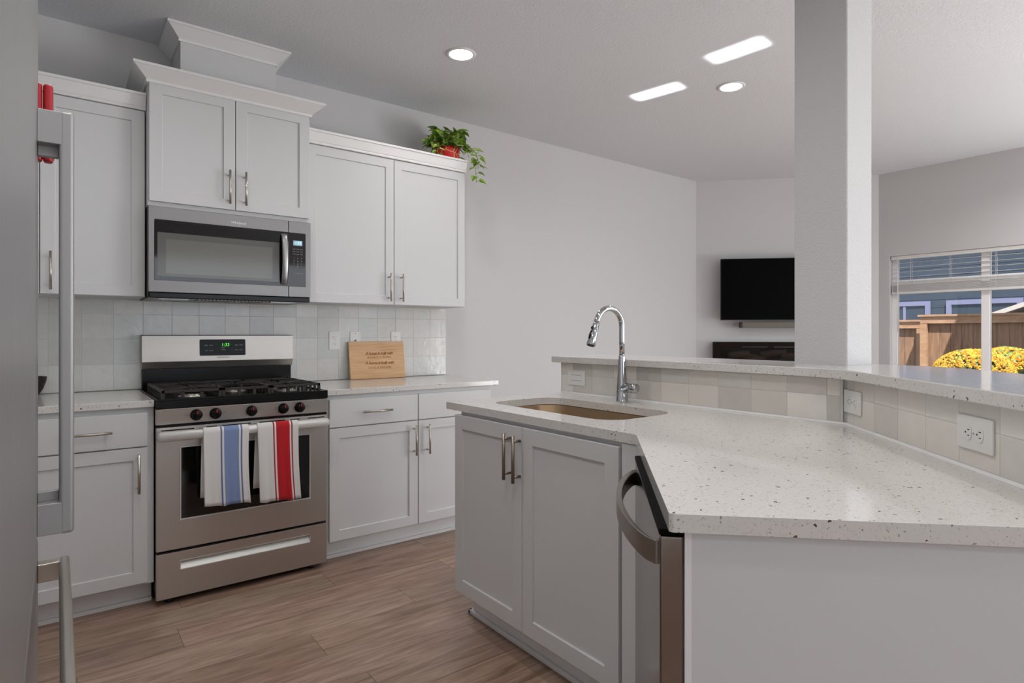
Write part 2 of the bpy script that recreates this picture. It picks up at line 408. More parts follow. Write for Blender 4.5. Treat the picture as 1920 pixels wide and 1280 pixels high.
# ------------------------------------------------------------------ tiles
def tile_field(name, cols_x, rows_z, mat, palette, parent_loc, rz, label, x_clip, z_clip):
    """tiles on a local x-z plane facing -y"""
    m = MB(); m.box(x_clip[0], x_clip[1], -.0078, 0, z_clip[0], z_clip[1], 0)
    cnt = 0
    for i in range(len(cols_x) - 1):
        for j in range(len(rows_z) - 1):
            g = .0006; x0, x1, z0, z1 = cols_x[i] + g, cols_x[i + 1] - g, rows_z[j] + g, rows_z[j + 1] - g
            m.box(x0, x1, -.009, -.003, z0, z1, 1); cnt += 1
    o = m.build(name, [M_grout, mat], loc=parent_loc, rot=(0, 0, rz), weld=False)
    cc = [random.choice(palette) for _ in range(cnt)]
    jit = [random.uniform(.965, 1.03) for _ in range(cnt)]
    def f(p):
        k = (p.index - 6) // 6
        if k < 0: return (.6, .6, .6, 1)
        c = lin(cc[k]); return (c[0] * jit[k], c[1] * jit[k], c[2] * jit[k], 1)
    paint(o, f)
    bv = o.modifiers.new('edge', 'BEVEL'); bv.width = .0008; bv.segments = 1; bv.limit_method = 'ANGLE'
    tag(o, label, 'tiles'); return o
T = .1316
pal1 = [(209, 209, 206), (205, 208, 205), (212, 211, 208), (201, 203, 200), (210, 211, 210), (206, 205, 202), (204, 208, 207)]
xs = [-1.12] + [-.117 + T * k for k in range(-7, 15)] + [1.854]
tile_field('tile_backsplash', xs, [.913, 1.045, 1.174, 1.301, 1.384], M_tile, pal1, (0, -.0006, 0), 0, 'glossy off-white square tile backsplash on the wall behind the range', (-1.13, 1.856), (.912, 1.385))
pal2 = [(222, 218, 211), (212, 207, 201), (229, 226, 220), (206, 201, 196), (224, 219, 211), (216, 213, 208)]
L1 = -1.436 + 2.80; cx_ = [0, .088] + [.224 + .1362 * k for k in range(0, 9)] + [L1 - .0]
tile_field('tile_backsplash', [0, .088] + [.224 + .1362 * k for k in range(0, 9)] + [L1 - .008], [.914, .9985, 1.055], M_tile2, pal2, (1.682, -1.436, 0), -math.pi / 2,
           'beige two-row tile strip behind the sink faucet under the raised bar', (0, L1), (.912, 1.056))
U0 = (BX + R5 * .694 - 1.682) / R5
ux = [U0 + .006] + [-.2285 + .1357 * k for k in range(0, 8)]
ux = [x for x in ux if x < UE - .02] + [UE]
pt = dg(0, -.694)
tile_field('tile_backsplash', ux, [.914, .9985, 1.055], M_tile2, pal2, (pt[0], pt[1], 0), RZ_D,
           'beige two-row tile strip on the slanted bar wall with two sideways outlets', (U0 + .004, UE), (.912, 1.056))

# ------------------------------------------------------------------ counters
m = MB(); m.box(-1.12, -.006, -.648, -.001, .88, .91)
tag(m.build('countertop', M_quartz, bevel=.003), 'speckled white quartz countertop to the left of the range', 'countertop')
m = MB(); m.box(.764, 1.857, -.648, -.001, .88, .91)
tag(m.build('countertop', M_quartz, bevel=.003), 'speckled white quartz countertop right of the range under the cutting board', 'countertop')
def rrect(x0, x1, y0, y1, r, seg=8):
    out = []
    for cx, cy, a0 in ((x1 - r, y1 - r, 0), (x0 + r, y1 - r, 90), (x0 + r, y0 + r, 180), (x1 - r, y0 + r, 270)):
        for k in range(seg + 1):
            a = math.radians(a0 + 90 * k / seg); out.append((cx + r * math.cos(a), cy + r * math.sin(a)))
    return out
def fillet(pts, rad, seg=8):
    out = []; n = len(pts)
    for i in range(n):
        p = Vector(pts[i]); a = Vector(pts[i - 1]); c = Vector(pts[(i + 1) % n]); r = rad[i]
        if r <= 0: out.append(tuple(p)); continue
        d0 = (a - p).normalized(); d1 = (c - p).normalized(); ang = d0.angle(d1); tl = r / math.tan(ang / 2)
        s0 = p + d0 * tl; s1 = p + d1 * tl; ctr = p + (d0 + d1).normalized() * (r / math.sin(ang / 2))
        v0 = s0 - ctr; v1 = s1 - ctr; tot = math.atan2(v0.x * v1.y - v0.y * v1.x, v0.dot(v1))
        for k in range(seg + 1):
            t_ = tot * k / seg; out.append((ctr.x + v0.x * math.cos(t_) - v0.y * math.sin(t_), ctr.y + v0.x * math.sin(t_) + v0.y * math.cos(t_)))
    return out
SX0, SX1, SY0, SY1 = 1.118, 1.484, -2.300, -1.585
outer = fillet([(.988, -1.453), (1.672, -1.453), off_pt(-.684, 1.672), dg(.770, -.684), dg(.770, 0), (BX, BY)], [.012, 0, 0, 0, .008, .02])
hole = rrect(SX0, SX1, SY0, SY1, .095)
bm = bmesh.new(); ed = []
for loop in (outer, hole):
    vs = [bm.verts.new((x, y, .878)) for x, y in loop]
    ed += [bm.edges.new((vs[i], vs[(i + 1) % len(vs)])) for i in range(len(vs))]
r_ = bmesh.ops.triangle_fill(bm, use_beauty=True, edges=ed, use_dissolve=False)
ext = bmesh.ops.extrude_face_region(bm, geom=list(bm.faces))
bmesh.ops.translate(bm, verts=[g for g in ext['geom'] if isinstance(g, bmesh.types.BMVert)], vec=(0, 0, .030))
m = MB(); m.b.free(); m.b = bm
o = m.build('countertop', M_quartz)
bv = o.modifiers.new('edge', 'BEVEL'); bv.width = .003; bv.segments = 2; bv.limit_method = 'ANGLE'; bv.angle_limit = 1.0
tag(o, 'speckled quartz countertop of the peninsula with the sink cut-out', 'countertop')
# raised bar
bar = fillet([(1.640, -1.398), (1.640 + .42, -1.398), off_pt(-1.075, 2.06), dg(.83, -1.075), dg(.83, -.655), off_pt(-.655, 1.640)], [.008, .02, .3, .01, .01, .35], 12)
m = MB(); m.prism(bar, 1.058, 1.088)
tag(m.build('raised_bar_top', M_quartz, bevel=.003), 'raised quartz bar ledge bending around the square column', 'countertop')
# white caulk line along the bar wall foot
m = MB(); m.sweep([(1.672, -1.44), off_pt(-.6845, 1.672), dg(.750, -.6845)], [(0, .9083), (.006, .9083), (0, .915), (-.0003, .915)])
tag(m.build('caulk_bead', M_trim), 'thin white sealant bead where the peninsula counter meets the tiles', 'sealant')

# ------------------------------------------------------------------ cabinets
def pull(parent, x, z, vertical=True, L=.170, r=.0058, proj=.034, mat=None, y=0):
    mat = mat or M_nickel; m = MB()
    h = L / 2; st = h - .021
    if vertical:
        m.tube([(x, y - proj, z - h), (x, y - proj, z + h)], r, 14)
        for s_ in (-1, 1): m.tube([(x, y - .0005, z + s_ * st), (x, y - proj, z + s_ * st)], r * .8, 10)
    else:
        m.tube([(x - h, y - proj, z), (x + h, y - proj, z)], r, 14)
        for s_ in (-1, 1): m.tube([(x + s_ * st, y - .0005, z), (x + s_ * st, y - proj, z)], r * .8, 10)
    return m.build('pull', mat, parent)
def door(parent, x0, x1, z0, z1, px=None, pz=None, stile=.076, y=0, th=.02, pmat=None, pr=.0058):
    m = MB(); m.panel_box(x0, x1, y, y + th, z0, z1, stile, .0075)
    d = m.build('door', M_cab, parent, bevel=.0014)
    if px is not None: pull(d, px, pz, mat=pmat, y=y, r=pr)
    return d
def drawer(parent, x0, x1, z0, z1, y=0, hp=True):
    m = MB(); m.box(x0, x1, y, y + .02, z0, z1); d = m.build('drawer', M_cab, parent, bevel=.0014)
    if hp: pull(d, (x0 + x1) / 2, (z0 + z1) / 2, False, y=y)
    return d
def crown_prof(z0, z1, out):
    return [(-.021, z0), (.008, z0), (.010, z0 + .006), (.008, z0 + .012), (.012, z0 + .016), (out - .006, z1 - .014), (out, z1 - .012), (out, z1), (-.021, z1)]

# wall cabinets (origin: front left bottom of the face)
def wall_cab(label, x0, x1, yf, z0, z1, doors, pz, pxs, group=None):
    t = thing('upper_cabinet', label, 'cabinet', (x0, yf, z0), 0, group)
    W_ = x1 - x0; m = MB(); m.box(0, W_, .021, -yf - .001, 0, z1 - z0); m.build('body', M_cab, t, bevel=.001)
    for (a, b_), px in zip(doors, pxs): door(t, a - x0, b_ - x0, .002, z1 - z0 - .006, px - x0 if px is not None else None, pz - z0)
    return t
t = wall_cab('white wall cabinet left of the microwave, partly behind the refrigerator', -.806, -.006, -.318, 1.378, 2.277, [(-.802, -.408), (-.405, -.010)], 1.4815, [-.445, -.368])
m = MB(); m.sweep([(0, .001), (.80, .001)], [(-.022, .896), (.010, .896), (.012, .902), (.010, .909), (.013, .912), (.028, .958), (.034, .960), (.034, .972), (-.022, .972)]); m.build('crown_moulding', M_trim, t)
t = wall_cab('white wall cabinet above the microwave with two short doors and flared crown', -.003, .759, -.397, 1.812, 2.405, [(.0005, .378), (.3815, .7555)], 1.94, [.347, .423])
t.children[0]  # body
m = MB(); m.sweep([(0, .396), (0, .002), (.762, .002), (.762, .396)], crown_prof(.578, .648, .066)); m.build('crown_moulding', M_trim, t)
for o in list(t.children):
    if o.name.startswith('door'):   # doors of this cabinet start a little higher
        for v in o.data.vertices:
            if v.co.z < .1: v.co.z += .018
t = wall_cab('white wall cabinet right of the microwave with the plant on top', .762, 1.820, -.318, 1.378, 2.277, [(.766, 1.300), (1.3035, 1.816)], 1.4835, [1.266, 1.348])
m = MB(); m.sweep([(0, .001), (1.058, .001)], [(-.022, .896), (.010, .896), (.012, .902), (.010, .909), (.013, .912), (.028, .958), (.034, .960), (.034, .972), (-.022, .972)]); m.build('crown_moulding', M_trim, t)
# boxed duct chase
t = thing('duct_chase', 'white boxed duct cover rising from the microwave cabinet to the ceiling', 'duct cover', (.147, -.285, 2.406))
m = MB(); m.box(0, .461, 0, .284, 0, H - 2.407); m.build('box', M_cab, t, bevel=.001)
m = MB(); m.sweep([(0, .283), (0, 0), (.461, 0), (.461, .283)], crown_prof(.262, .3345, .064)); m.build('crown_moulding', M_trim, t)

# base cabinets
def base_cab(label, x0, x1, fronts, yf=-.645, group=None):
    t = thing('base_cabinet', label, 'cabinet', (x0, yf, 0), 0, group); W_ = x1 - x0
    m = MB(); m.box(0, W_, .021, -yf - .001, .105, .879); m.build('body', M_cab, t, bevel=.001)
    m = MB(); m.box(0, W_, .105, .12, 0, .105); m.prism([(0, .105), (0, .09), (W_, .09), (W_, .105)], 0, .018); m.build('toe_kick', M_trim, t, bevel=.002)
    for a, b_, px, hp in fronts:
        drawer(t, a - x0, b_ - x0, .712, .857, hp=hp); door(t, a - x0, b_ - x0, .1175, .7065, px - x0, .6)
    return t
base_cab('white base cabinet left of the range with one drawer over one door', -.475, -.006, [(-.462, -.031, -.066, True)])
base_cab('white base cabinet hidden behind the refrigerator at the far left', -1.12, -.477, [(-1.10, -.482, -.53, True)])
base_cab('white base cabinet right of the range with two drawers over two doors', .764, 1.806, [(.777, 1.290, 1.264, True), (1.2955, 1.800, 1.350, False)])

# sink cabinet, faces the kitchen (-x)
t = thing('sink_cabinet', 'white two-door sink cabinet at the left end of the peninsula', 'cabinet', (.986, -1.536, 0), -math.pi / 2)
m = MB(); m.box(.018, .93, .021, .69, .105, .13); m.box(.018, .035, .021, .69, .13, .877); m.box(.915, .93, .021, .69, .13, .877); m.box(.035, .915, .021, .04, .855, .877); m.box(.035, .915, .021, .04, .13, .16); m.box(.035, .915, .67, .69, .13, .877); m.box(.45, .465, .021, .04, .16, .855)
m.build('body', M_cab, t, bevel=.001)
m = MB(); m.box(0.005, .93, .09, .105, 0, .105); m.prism([(-.012, .09), (-.012, .074), (.93, .074), (.93, .09)], 0, .018); m.box(-.012, .005, .074, .69, 0, .018); m.box(.0, .015, .105, .69, 0, .105); m.build('toe_kick', M_trim, t, bevel=.003)
door(t, 0, .4555, .123, .862, .392, .752, stile=.080, pmat=M_nickeld, pr=.0062); door(t, .4585, .924, .123, .862, .448, .749, stile=.082, pmat=M_nickeld, pr=.0062)
# corner filler and end panel of the slanted leg
t = thing('corner_filler_panel', 'white filler strips in the inside corner between sink cabinet and dishwasher', 'cabinet panel', (0, 0, 0))
m = MB(); m.prism([(.992, -2.468), (.992, -2.520), dg(.0, -.008), dg(.145, -.008), dg(.145, -.03), (1.02, -2.53), (1.02, -2.468)], .105, .876); m.build('strip', M_cab, t, bevel=.001)
m = MB(); m.prism([(1.06, -2.468), (1.075, -2.468), dg(.145, -.085), dg(.145, -.07)], 0, .104); m.build('toe_kick', M_trim, t)
t = thing('end_panel', 'plain white panel closing the near end of the peninsula', 'cabinet panel', (*dg(.757, 0), 0), -math.pi / 4)
# local x runs from the kitchen edge towards the bar, face is local y = 0
m = MB(); m.box(.037, .688, 0, .018, 0, .877); m.build('panel', M_cab, t)
m = MB(); m.box(.0265, .0372, -.0005, .018, 0, .877); m.build('edge_strip', M_trim, t)

# ------------------------------------------------------------------ dishwasher
DU0, DU1 = .150, .752
t = thing('dishwasher', 'stainless dishwasher with bowed handle in the slanted peninsula leg', 'dishwasher', (*dg(0, 0), 0), RZ_D)
m = MB(); m.box(DU0 + .004, DU1 - .022, .03, .58, .1, .874); m.build('tub', M_matte, t)
m = MB(); m.box(DU0, DU1, -.013, .026, .105, .866); m.build('door', M_steeldw, t, bevel=.004, seg=3)
m = MB(); m.box(DU0, DU1, -.014, .027, .8665, .8775); m.build('control_strip', M_strip, t, bevel=.002)
m = MB(); m.box(DU0 + .002, DU1 - .0015, .0265, .0295, .105, .8775); m.build('gasket', M_black, t)
m = MB(); m.box(DU0 + .01, DU1 - .02, .05, .06, 0, .1); m.build('toe_kick', M_matte, t)
# handle: flat bowed strap
pts = []
n = 26; bmx = bmesh.new(); rings = []
for i in range(n + 1):
    s_ = i / n; x = DU0 - .01 + .02 + s_ * (DU1 - DU0 - .055); out = -.016 - .056 * math.sin(math.pi * s_) ** .62
    zc = .822; hh = .0215 - .002 * math.sin(math.pi * s_)
    th_ = .013
    rings.append([bmx.verts.new(p) for p in ((x, out, zc - hh), (x, out, zc + hh), (x, out + th_, zc + hh * .8), (x, out + th_, zc - hh * .8))])
for i in range(n):
    for k in range(4): bmx.faces.new((rings[i][k], rings[i][(k + 1) % 4], rings[i + 1][(k + 1) % 4], rings[i + 1][k]))
bmx.faces.new(rings[0]); bmx.faces.new(rings[-1])
m = MB(); m.b.free(); m.b = bmx; m.build('handle', M_steeld, t, bevel=.002)

# ------------------------------------------------------------------ sink
t = thing('sink', 'undermounted stainless sink bowl in the peninsula counter', 'sink', ((SX0 + SX1) / 2, (SY0 + SY1) / 2, .70))
bm = bmesh.new(); loops = []
hx, hy = (SX1 - SX0) / 2, (SY1 - SY0) / 2
for ex, z, r in ((.022, .177, .11), (.006, .177, .10), (.004, .172, .10), (.0, .03, .095), (-.012, .008, .085), (-.035, .0, .07)):
    loops.append([bm.verts.new((x, y, z)) for x, y in rrect(-hx - ex, hx + ex, -hy - ex, hy + ex, r)])
for a, b_ in zip(loops, loops[1:]):
    for i in range(len(a)):
        f = bm.faces.new((a[i], a[(i + 1) % len(a)], b_[(i + 1) % len(a)], b_[i])); f.smooth = True
bm.faces.new(loops[-1])
m = MB(); m.b.free(); m.b = bm; o = m.build('bowl', M_sink, t); sd = o.modifiers.new('thick', 'SOLIDIFY'); sd.thickness = .0012; sd.offset = 1
m = MB(); m.lathe([(.045, .001), (.045, .004), (.036, .004), (.03, -.004), (0, -.004)], 24); m.build('drain', M_chrome, t)

# ------------------------------------------------------------------ faucet
FX, FY = 1.586, -1.926
t = thing('faucet', 'chrome pull-down kitchen faucet with high arc behind the sink', 'faucet', (FX, FY, .908))
m = MB(); m.lathe([(.0, 0), (.0275, 0), (.0275, .004), (.0262, .006), (.0240, .05), (.0205, .11), (.0160, .17), (.0140, .195), (.0135, .20), (0, .20)], 32); m.build('body', M_chrome, t)
arc = [(0, 0, .20), (0, 0, .26), (0, 0, .322)]
R_ = .078
for k in range(1, 21):
    a = math.radians(168 * k / 20); arc.append((-R_ + R_ * math.cos(a), 0, .322 + R_ * math.sin(a)))
m = MB(); m.tube(arc, .0122, 20); sp = m.build('spout', M_chrome, t)
e0 = Vector(arc[-1]); dr = (Vector(arc[-1]) - Vector(arc[-2])).normalized(); dr = (dr + Vector((-.06, 0, -.0))).normalized()
m = MB(); m.tube([e0, e0 + dr * .004, e0 + dr * .006, e0 + dr * .06, e0 + dr * .096, e0 + dr * .099], [.0122, .0124, .0138, .0165, .0195, .0180], 22); sh = m.build('spray_head', M_chrome, t)
m = MB(); q = e0 + dr * .0985; m.tube([q, q + dr * .003], .0150, 18); m.build('nozzle', M_matte, sh)
side = Vector((dr.z, 0, -dr.x)).normalized(); side = side if side.x < 0 else -side
for a, b_, r in ((.022, .032, .005), (.040, .075, .0055)):
    m = MB(); m.tube([e0 + dr * a + side * .0150, e0 + dr * (a + b_) / 2 * 1 + side * .0175, e0 + dr * b_ + side * .0172], [r * .8, r, r * .8], 10); m.build('button', M_black, sh)
m = MB(); m.lathe([(0, -.005), (.0200, -.005), (.0200, .062), (.0185, .066), (0, .066)], 26, axis='y'); 
for v in m.b.verts: v.co.y = -v.co.y; v.co.z += .062; v.co.y -= .016
h = m.build('handle', M_chrome, t)
m = MB(); m.tube([(0, -.055, .070), (-.03, -.052, .063), (-.075, -.045, .052)], [.0085, .0075, .0055], 12); m.build('lever', M_chrome, h)

# ------------------------------------------------------------------ range
RX = -.003
t = thing('gas_range', 'stainless freestanding gas range with black cooktop and five knobs', 'stove', (RX, -.664, 0))
RW = .758
m = MB(); m.box(.004, RW - .004, .03, .652, .045, .872); m.build('body', M_matte, t)
# door
def frame_panel(m, x0, x1, z0, z1, wx0, wx1, wz0, wz1, y0, y1):
    m.box(x0, wx0, y0, y1, z0, z1); m.box(wx1, x1, y0, y1, z0, z1); m.box(wx0, wx1, y0, y1, z0, wz0); m.box(wx0, wx1, y0, y1, wz1, z1)
def ring_box(m, o, i, y0, y1):
    """rectangular frame as one clean manifold: outer and inner (x0,x1,z0,z1)"""
    def vs(r, y): return [m.b.verts.new(p) for p in ((r[0], y, r[2]), (r[1], y, r[2]), (r[1], y, r[3]), (r[0], y, r[3]))]
    a, b_, c, d_ = vs(o, y0), vs(i, y0), vs(o, y1), vs(i, y1)
    for k in range(4):
        j = (k + 1) % 4
        m.b.faces.new((a[k], a[j], b_[j], b_[k])); m.b.faces.new((c[k], c[j], d_[j], d_[k])); m.b.faces.new((a[k], a[j], c[j], c[k])); m.b.faces.new((b_[k], b_[j], d_[j], d_[k]))
m = MB(); ring_box(m, (.002, RW, .243, .788), (.094, .674, .371, .697), 0, .028); dr_ = m.build('oven_door', M_steel, t, bevel=.002)
m = MB(); m.box(.094, .674, .003, .02, .371, .697); m.build('window', M_glass, dr_)
m = MB(); ring_box(m, (.094, .674, .371, .697), (.098, .670, .375, .693), -.001, .003); m.build('window_trim', M_silver, dr_)
for x0, x1, z in ((.02, .15, .774), (.20, .245, .775), (.265, .39, .7755), (.43, .55, .776), (.575, .62, .776), (.66, .745, .776), (.06, .14, .7275), (.38, .42, .7275), (.66, .71, .7275)):
    m = MB(); m.box(x0, x1, -.0006, .004, z - .0025, z + .0025); m.build('vent_slot', M_black, dr_)
# door handle
pts = []
m = MB(); m.tube([(.008, -.052, .7555), (.012, -.062, .7555), (.738, -.062, .7555), (.743, -.052, .7555)], [.018, .0215, .0215, .018], 20, flat=(.68, 1)); hd = m.build('handle', M_silver, dr_)
for a in (.016, RW - .05):
    m = MB(); m.box(a, a + .034, -.05, -.0, .742, .769); m.build('handle_bracket', M_silver, hd, bevel=.004)
# storage drawer
m = MB(); ring_box(m, (.002, RW, .030, .231), (.096, .672, .150, .188), 0, .028); dw = m.build('storage_drawer', M_steel, t, bevel=.002)
m = MB(); v = [m.b.verts.new(p) for p in ((.096, .001, .150), (.672, .001, .150), (.672, .022, .182), (.096, .022, .182), (.096, .022, .188), (.672, .022, .188), (.672, .03, .15), (.096, .03, .15))]
m.b.faces.new((v[0], v[1], v[2], v[3])); m.b.faces.new((v[3], v[2], v[5], v[4])); m.build('drawer_grip', M_silver, dw)
m = MB(); ring_box(m, (.094, .674, .148, .190), (.097, .671, .151, .187), -.001, .002); m.build('grip_trim', M_silver, dw)
# control panel, leaning back slightly
m = MB(); m.prism([(0, -.016), (0, .03), (RW, .03), (RW, -.016)], .797, .800); v = []
m.b.free(); m = MB()
v = [m.b.verts.new(p) for p in ((0, -.004, .800), (RW, -.004, .800), (RW, -.013, .870), (0, -.013, .870), (0, .03, .800), (RW, .03, .800), (RW, .03, .870), (0, .03, .870))]
for f in ((0, 1, 2, 3), (5, 4, 7, 6), (4, 0, 3, 7), (1, 5, 6, 2), (3, 2, 6, 7), (4, 5, 1, 0)): m.b.faces.new([v[i] for i in f])
cp = m.build('control_panel', M_steel, t, bevel=.002)
m = MB(); m.box(.002, RW - .002, -.002, .03, .789, .800); m.build('panel_gap', M_black, t)
for i, kx in enumerate((.157, .236, .392, .538, .617)):
    m = MB(); m.lathe([(0, 0), (.0255, 0), (.0255, -.006), (.0235, -.010), (.0215, -.012), (.0200, -.026), (.0180, -.030), (0, -.030)], 28, c=(0, 0, 0), axis='y')
    m.box(-.0045, .0045, -.036, -.008, -.020, .020)
    k = m.build('knob', M_black, t, loc=(kx, -.0085, .836))
    m = MB(); m.box(-.003, .003, -.0366, -.0295, .006, .0195); m.build('pointer', M_red, k)
    m = MB(); m.lathe([(.0255, 0), (.0275, 0), (.0275, -.0015), (.0255, -.002)], 28, axis='y'); m.build('bezel', M_nickel, k)
for kx, s_ in ((.118, -1), (.272, 1), (.424, 1), (.505, -1), (.655, 1)):
    m = MB(); ring_box(m, (kx - .006, kx + .006, .834, .844), (kx - .0052, kx + .0052, .8348, .8432), -.0100, -.0085); m.build('burner_mark', M_printd, cp)
# cooktop
m = MB(); m.box(0, RW, -.017, .60, .873, .905); m.box(0, RW, -.017, .006, .905, .913); m.box(0, .012, .006, .60, .905, .913); m.box(RW - .012, RW, .006, .60, .905, .913)
ct = m.build('cooktop', M_black, t, bevel=.002)
for (x, y, r) in ((.165, .15, .048), (.165, .42, .040), (.595, .15, .040), (.595, .42, .046), (.379, .285, .05)):
    m = MB(); m.lathe([(r + .012, .905), (r + .010, .911), (r - .004, .914), (r - .004, .924), (0, .924)], 26, c=(x, y, 0)); b0 = m.build('burner_base', M_nickel, ct)
    m = MB(); m.lathe([(r - .002, .9245), (r, .928), (r - .003, .934), (0, .935)], 26, c=(x, y, 0)); m.build('burner_cap', M_black, b0)
def grate(x0, x1, y0, y1, bs):
    m = MB(); zt, zb, b_ = .948, .913, .0055
    for (a, c, e, f) in ((x0, x1, y0, y0 + .011), (x0, x1, y1 - .011, y1), (x0, x0 + .011, y0, y1), (x1 - .011, x1, y0, y1)):
        m.box(a, c, e, f, zt - .011, zt)
    nx = max(2, round((x1 - x0) / .075)); 
    for k in range(nx + 1):
        x = x0 + .0055 + (x1 - x0 - .011) * k / nx
        for y in (y0, y1 - .011): m.prism([(x - .0065, y), (x + .0065, y), (x + .0065, y + .011), (x - .0065, y + .011)], zb - .007, zt - .008)
    ny = 8
    for k in range(1, ny):
        y = y0 + (y1 - y0) * k / ny
        for x in (x0, x1 - .011): m.box(x, x + .011, y - .005, y + .005, zb - .007, zt - .008)
    for (x, y) in bs:
        for a in range(0, 360, 45):
            dx, dy = math.cos(math.radians(a)), math.sin(math.radians(a)); r0 = .022
            # finger from near the burner out to the frame
            L = 1e9
            if dx > .01: L = min(L, (x1 - .006 - x) / dx)
            if dx < -.01: L = min(L, (x0 + .006 - x) / dx)
            if dy > .01: L = min(L, (y1 - .006 - y) / dy)
            if dy < -.01: L = min(L, (y0 + .006 - y) / dy)
            L = min(L, .16)
            nx_, ny_ = -dy * .0045, dx * .0045
            m.prism([(x + dx * r0 + nx_, y + dy * r0 + ny_), (x + dx * r0 - nx_, y + dy * r0 - ny_), (x + dx * L - nx_, y + dy * L - ny_), (x + dx * L + nx_, y + dy * L + ny_)], zt - .011, zt + .003)
    if len(bs) == 2: m.box(x0 + .005, x1 - .005, (y0 + y1) / 2 - .005, (y0 + y1) / 2 + .005, zt - .011, zt)
    return m.build('grate', M_iron, t, weld=False)
grate(.026, .268, .022, .555, [(.165, .15), (.165, .42)]); grate(.272, .487, .022, .555, [(.379, .285)]); grate(.491, .732, .022, .555, [(.595, .15), (.595, .42)])
# backguard
m = MB(); m.box(.008, RW + .006, .615, .652, .873, 1.02); bk = m.build('splash_panel', M_black, t)
bgx0, bgx1 = .006, .769
m = MB(); v = [(.590, 1.054), (.598, 1.190), (.652, 1.190), (.652, 1.0), (.606, 1.018)]
a = [m.b.verts.new((bgx0, y, z)) for y, z in v]; b_ = [m.b.verts.new((bgx1, y, z)) for y, z in v]
m.b.faces.new(a); m.b.faces.new(list(reversed(b_)))
for i in range(5): m.b.faces.new((a[i], a[(i + 1) % 5], b_[(i + 1) % 5], b_[i]))
bgd = m.build('backguard', M_steel, t)
m = MB(); m.box(bgx0, bgx1, .594, .652, 1.1905, 1.194); m.build('top_edge', M_matte, bgd)
tilt = math.atan2(.008, .134)
pv = (.3895, .5942, 1.1255)
m = MB(); m.prism(rrect(-.1165, .1165, -.0445, .0445, .006, 4), -.002, .0012)
pn = m.build('display_panel', M_dglass, bgd, loc=(pv[0], pv[1], pv[2]), rot=(math.pi / 2 + tilt * -1, 0, 0))
text('clock_digits', '1:33', .024, M_green, pn, (.012, .014, .0014), (0, 0, 0), .1)
for x, y, s_ in ((-.083, .012, 'Bake'), (-.06, .012, 'Broil'), (-.083, -.017, 'Set'), (-.06, -.017, 'Clock'), (.045, .013, '^'), (.045, -.013, 'v'), (.07, .012, 'Start'), (.094, .013, 'Clean'), (.07, -.015, 'Timer'), (.094, -.014, 'Light'), (.0, -.003, 'Hold'), (.004, -.013, 'Delay')):
    text('key_print', s_, .0085, M_print, pn, (x, y, .0014), (0, 0, 0))
text('logo_text', 'FRIGIDAIRE', .0105, M_printd, bgd, (.39, .5905, 1.0705), (math.pi / 2 - tilt, 0, 0), space=1.15)
# feet
for x, y in ((.06, .06), (RW - .06, .06), (.06, .6), (RW - .06, .6)):
    m = MB(); m.lathe([(0, 0), (.02, 0), (.02, .012), (.009, .016), (.009, .05), (0, .05)], 16, c=(x, y, 0)); m.build('foot', M_matte, t)

# ------------------------------------------------------------------ towels on the oven handle
def towel(label, name_mat, x0, wid, zb_f, zb_b, skew, seed):
    rnd = random.Random(seed); bm = bmesh.new(); uvl = bm.loops.layers.uv.new('UVMap')
    yc, zc, ry, rz_ = -.664 - .062, .7555, .0185, .0255
    prof = []
    for k in range(9): prof.append((yc + ry + .002 + .006 * (1 - k / 8), zb_b + (zc - zb_b) * k / 8))
    for k in range(1, 12):
        a = math.pi * k / 12; prof.append((yc + ry * math.cos(a), zc + rz_ * math.sin(a)))
    for k in range(0, 19): prof.append((yc - ry - .003 * math.sin(k / 18 * 2.2), zc - (zc - zb_f) * k / 18))
    nu = 28; rows = []
    for j, (y, z) in enumerate(prof):
        row = []
        below = max(0, (zc - z)) / (zc - zb_f)
        front = j > 14
        for i in range(nu + 1):
            u = i / nu
            wdt = wid * (1 - .03 * math.sin(below * 3) + .02 * below)
            x = x0 + u * wdt + skew * below * (1 if front else -1)
            rip = (.0035 * math.sin(u * 9 + seed) + .002 * math.sin(u * 21 + seed * 2)) * below
            yy_ = y - abs(rip) * 1.2 if front else y + abs(rip)
            zz = z + (rip * .6 if below > .9 else 0) + (-.010 * u * below if front else .0)
            row.append(bm.verts.new((x, yy_, zz)))
        rows.append(row)
    for j in range(len(rows) - 1):
        for i in range(nu):
            f = bm.faces.new((rows[j][i], rows[j][i + 1], rows[j + 1][i + 1], rows[j + 1][i])); f.smooth = True
            for l, (ii, jj) in zip(f.loops, ((i, j), (i + 1, j), (i + 1, j + 1), (i, j + 1))): l[uvl].uv = (ii / nu, jj / len(rows))
    me = bpy.data.meshes.new('dish_towel'); bm.to_mesh(me); bm.free(); me.materials.append(name_mat)
    o = bpy.data.objects.new('dish_towel', me); C.objects.link(o)
    sd = o.modifiers.new('cloth', 'SOLIDIFY'); sd.thickness = .0022; sd.offset = 0
    return tag(o, label, 'towel')
towel('white dish towel with a blue stripe hanging from the oven handle', M_tg, .170, .190, .432, .46, .004, 1)
towel('white dish towel with a red stripe hanging from the oven handle', M_tr, .398, .188, .412, .47, .010, 4)

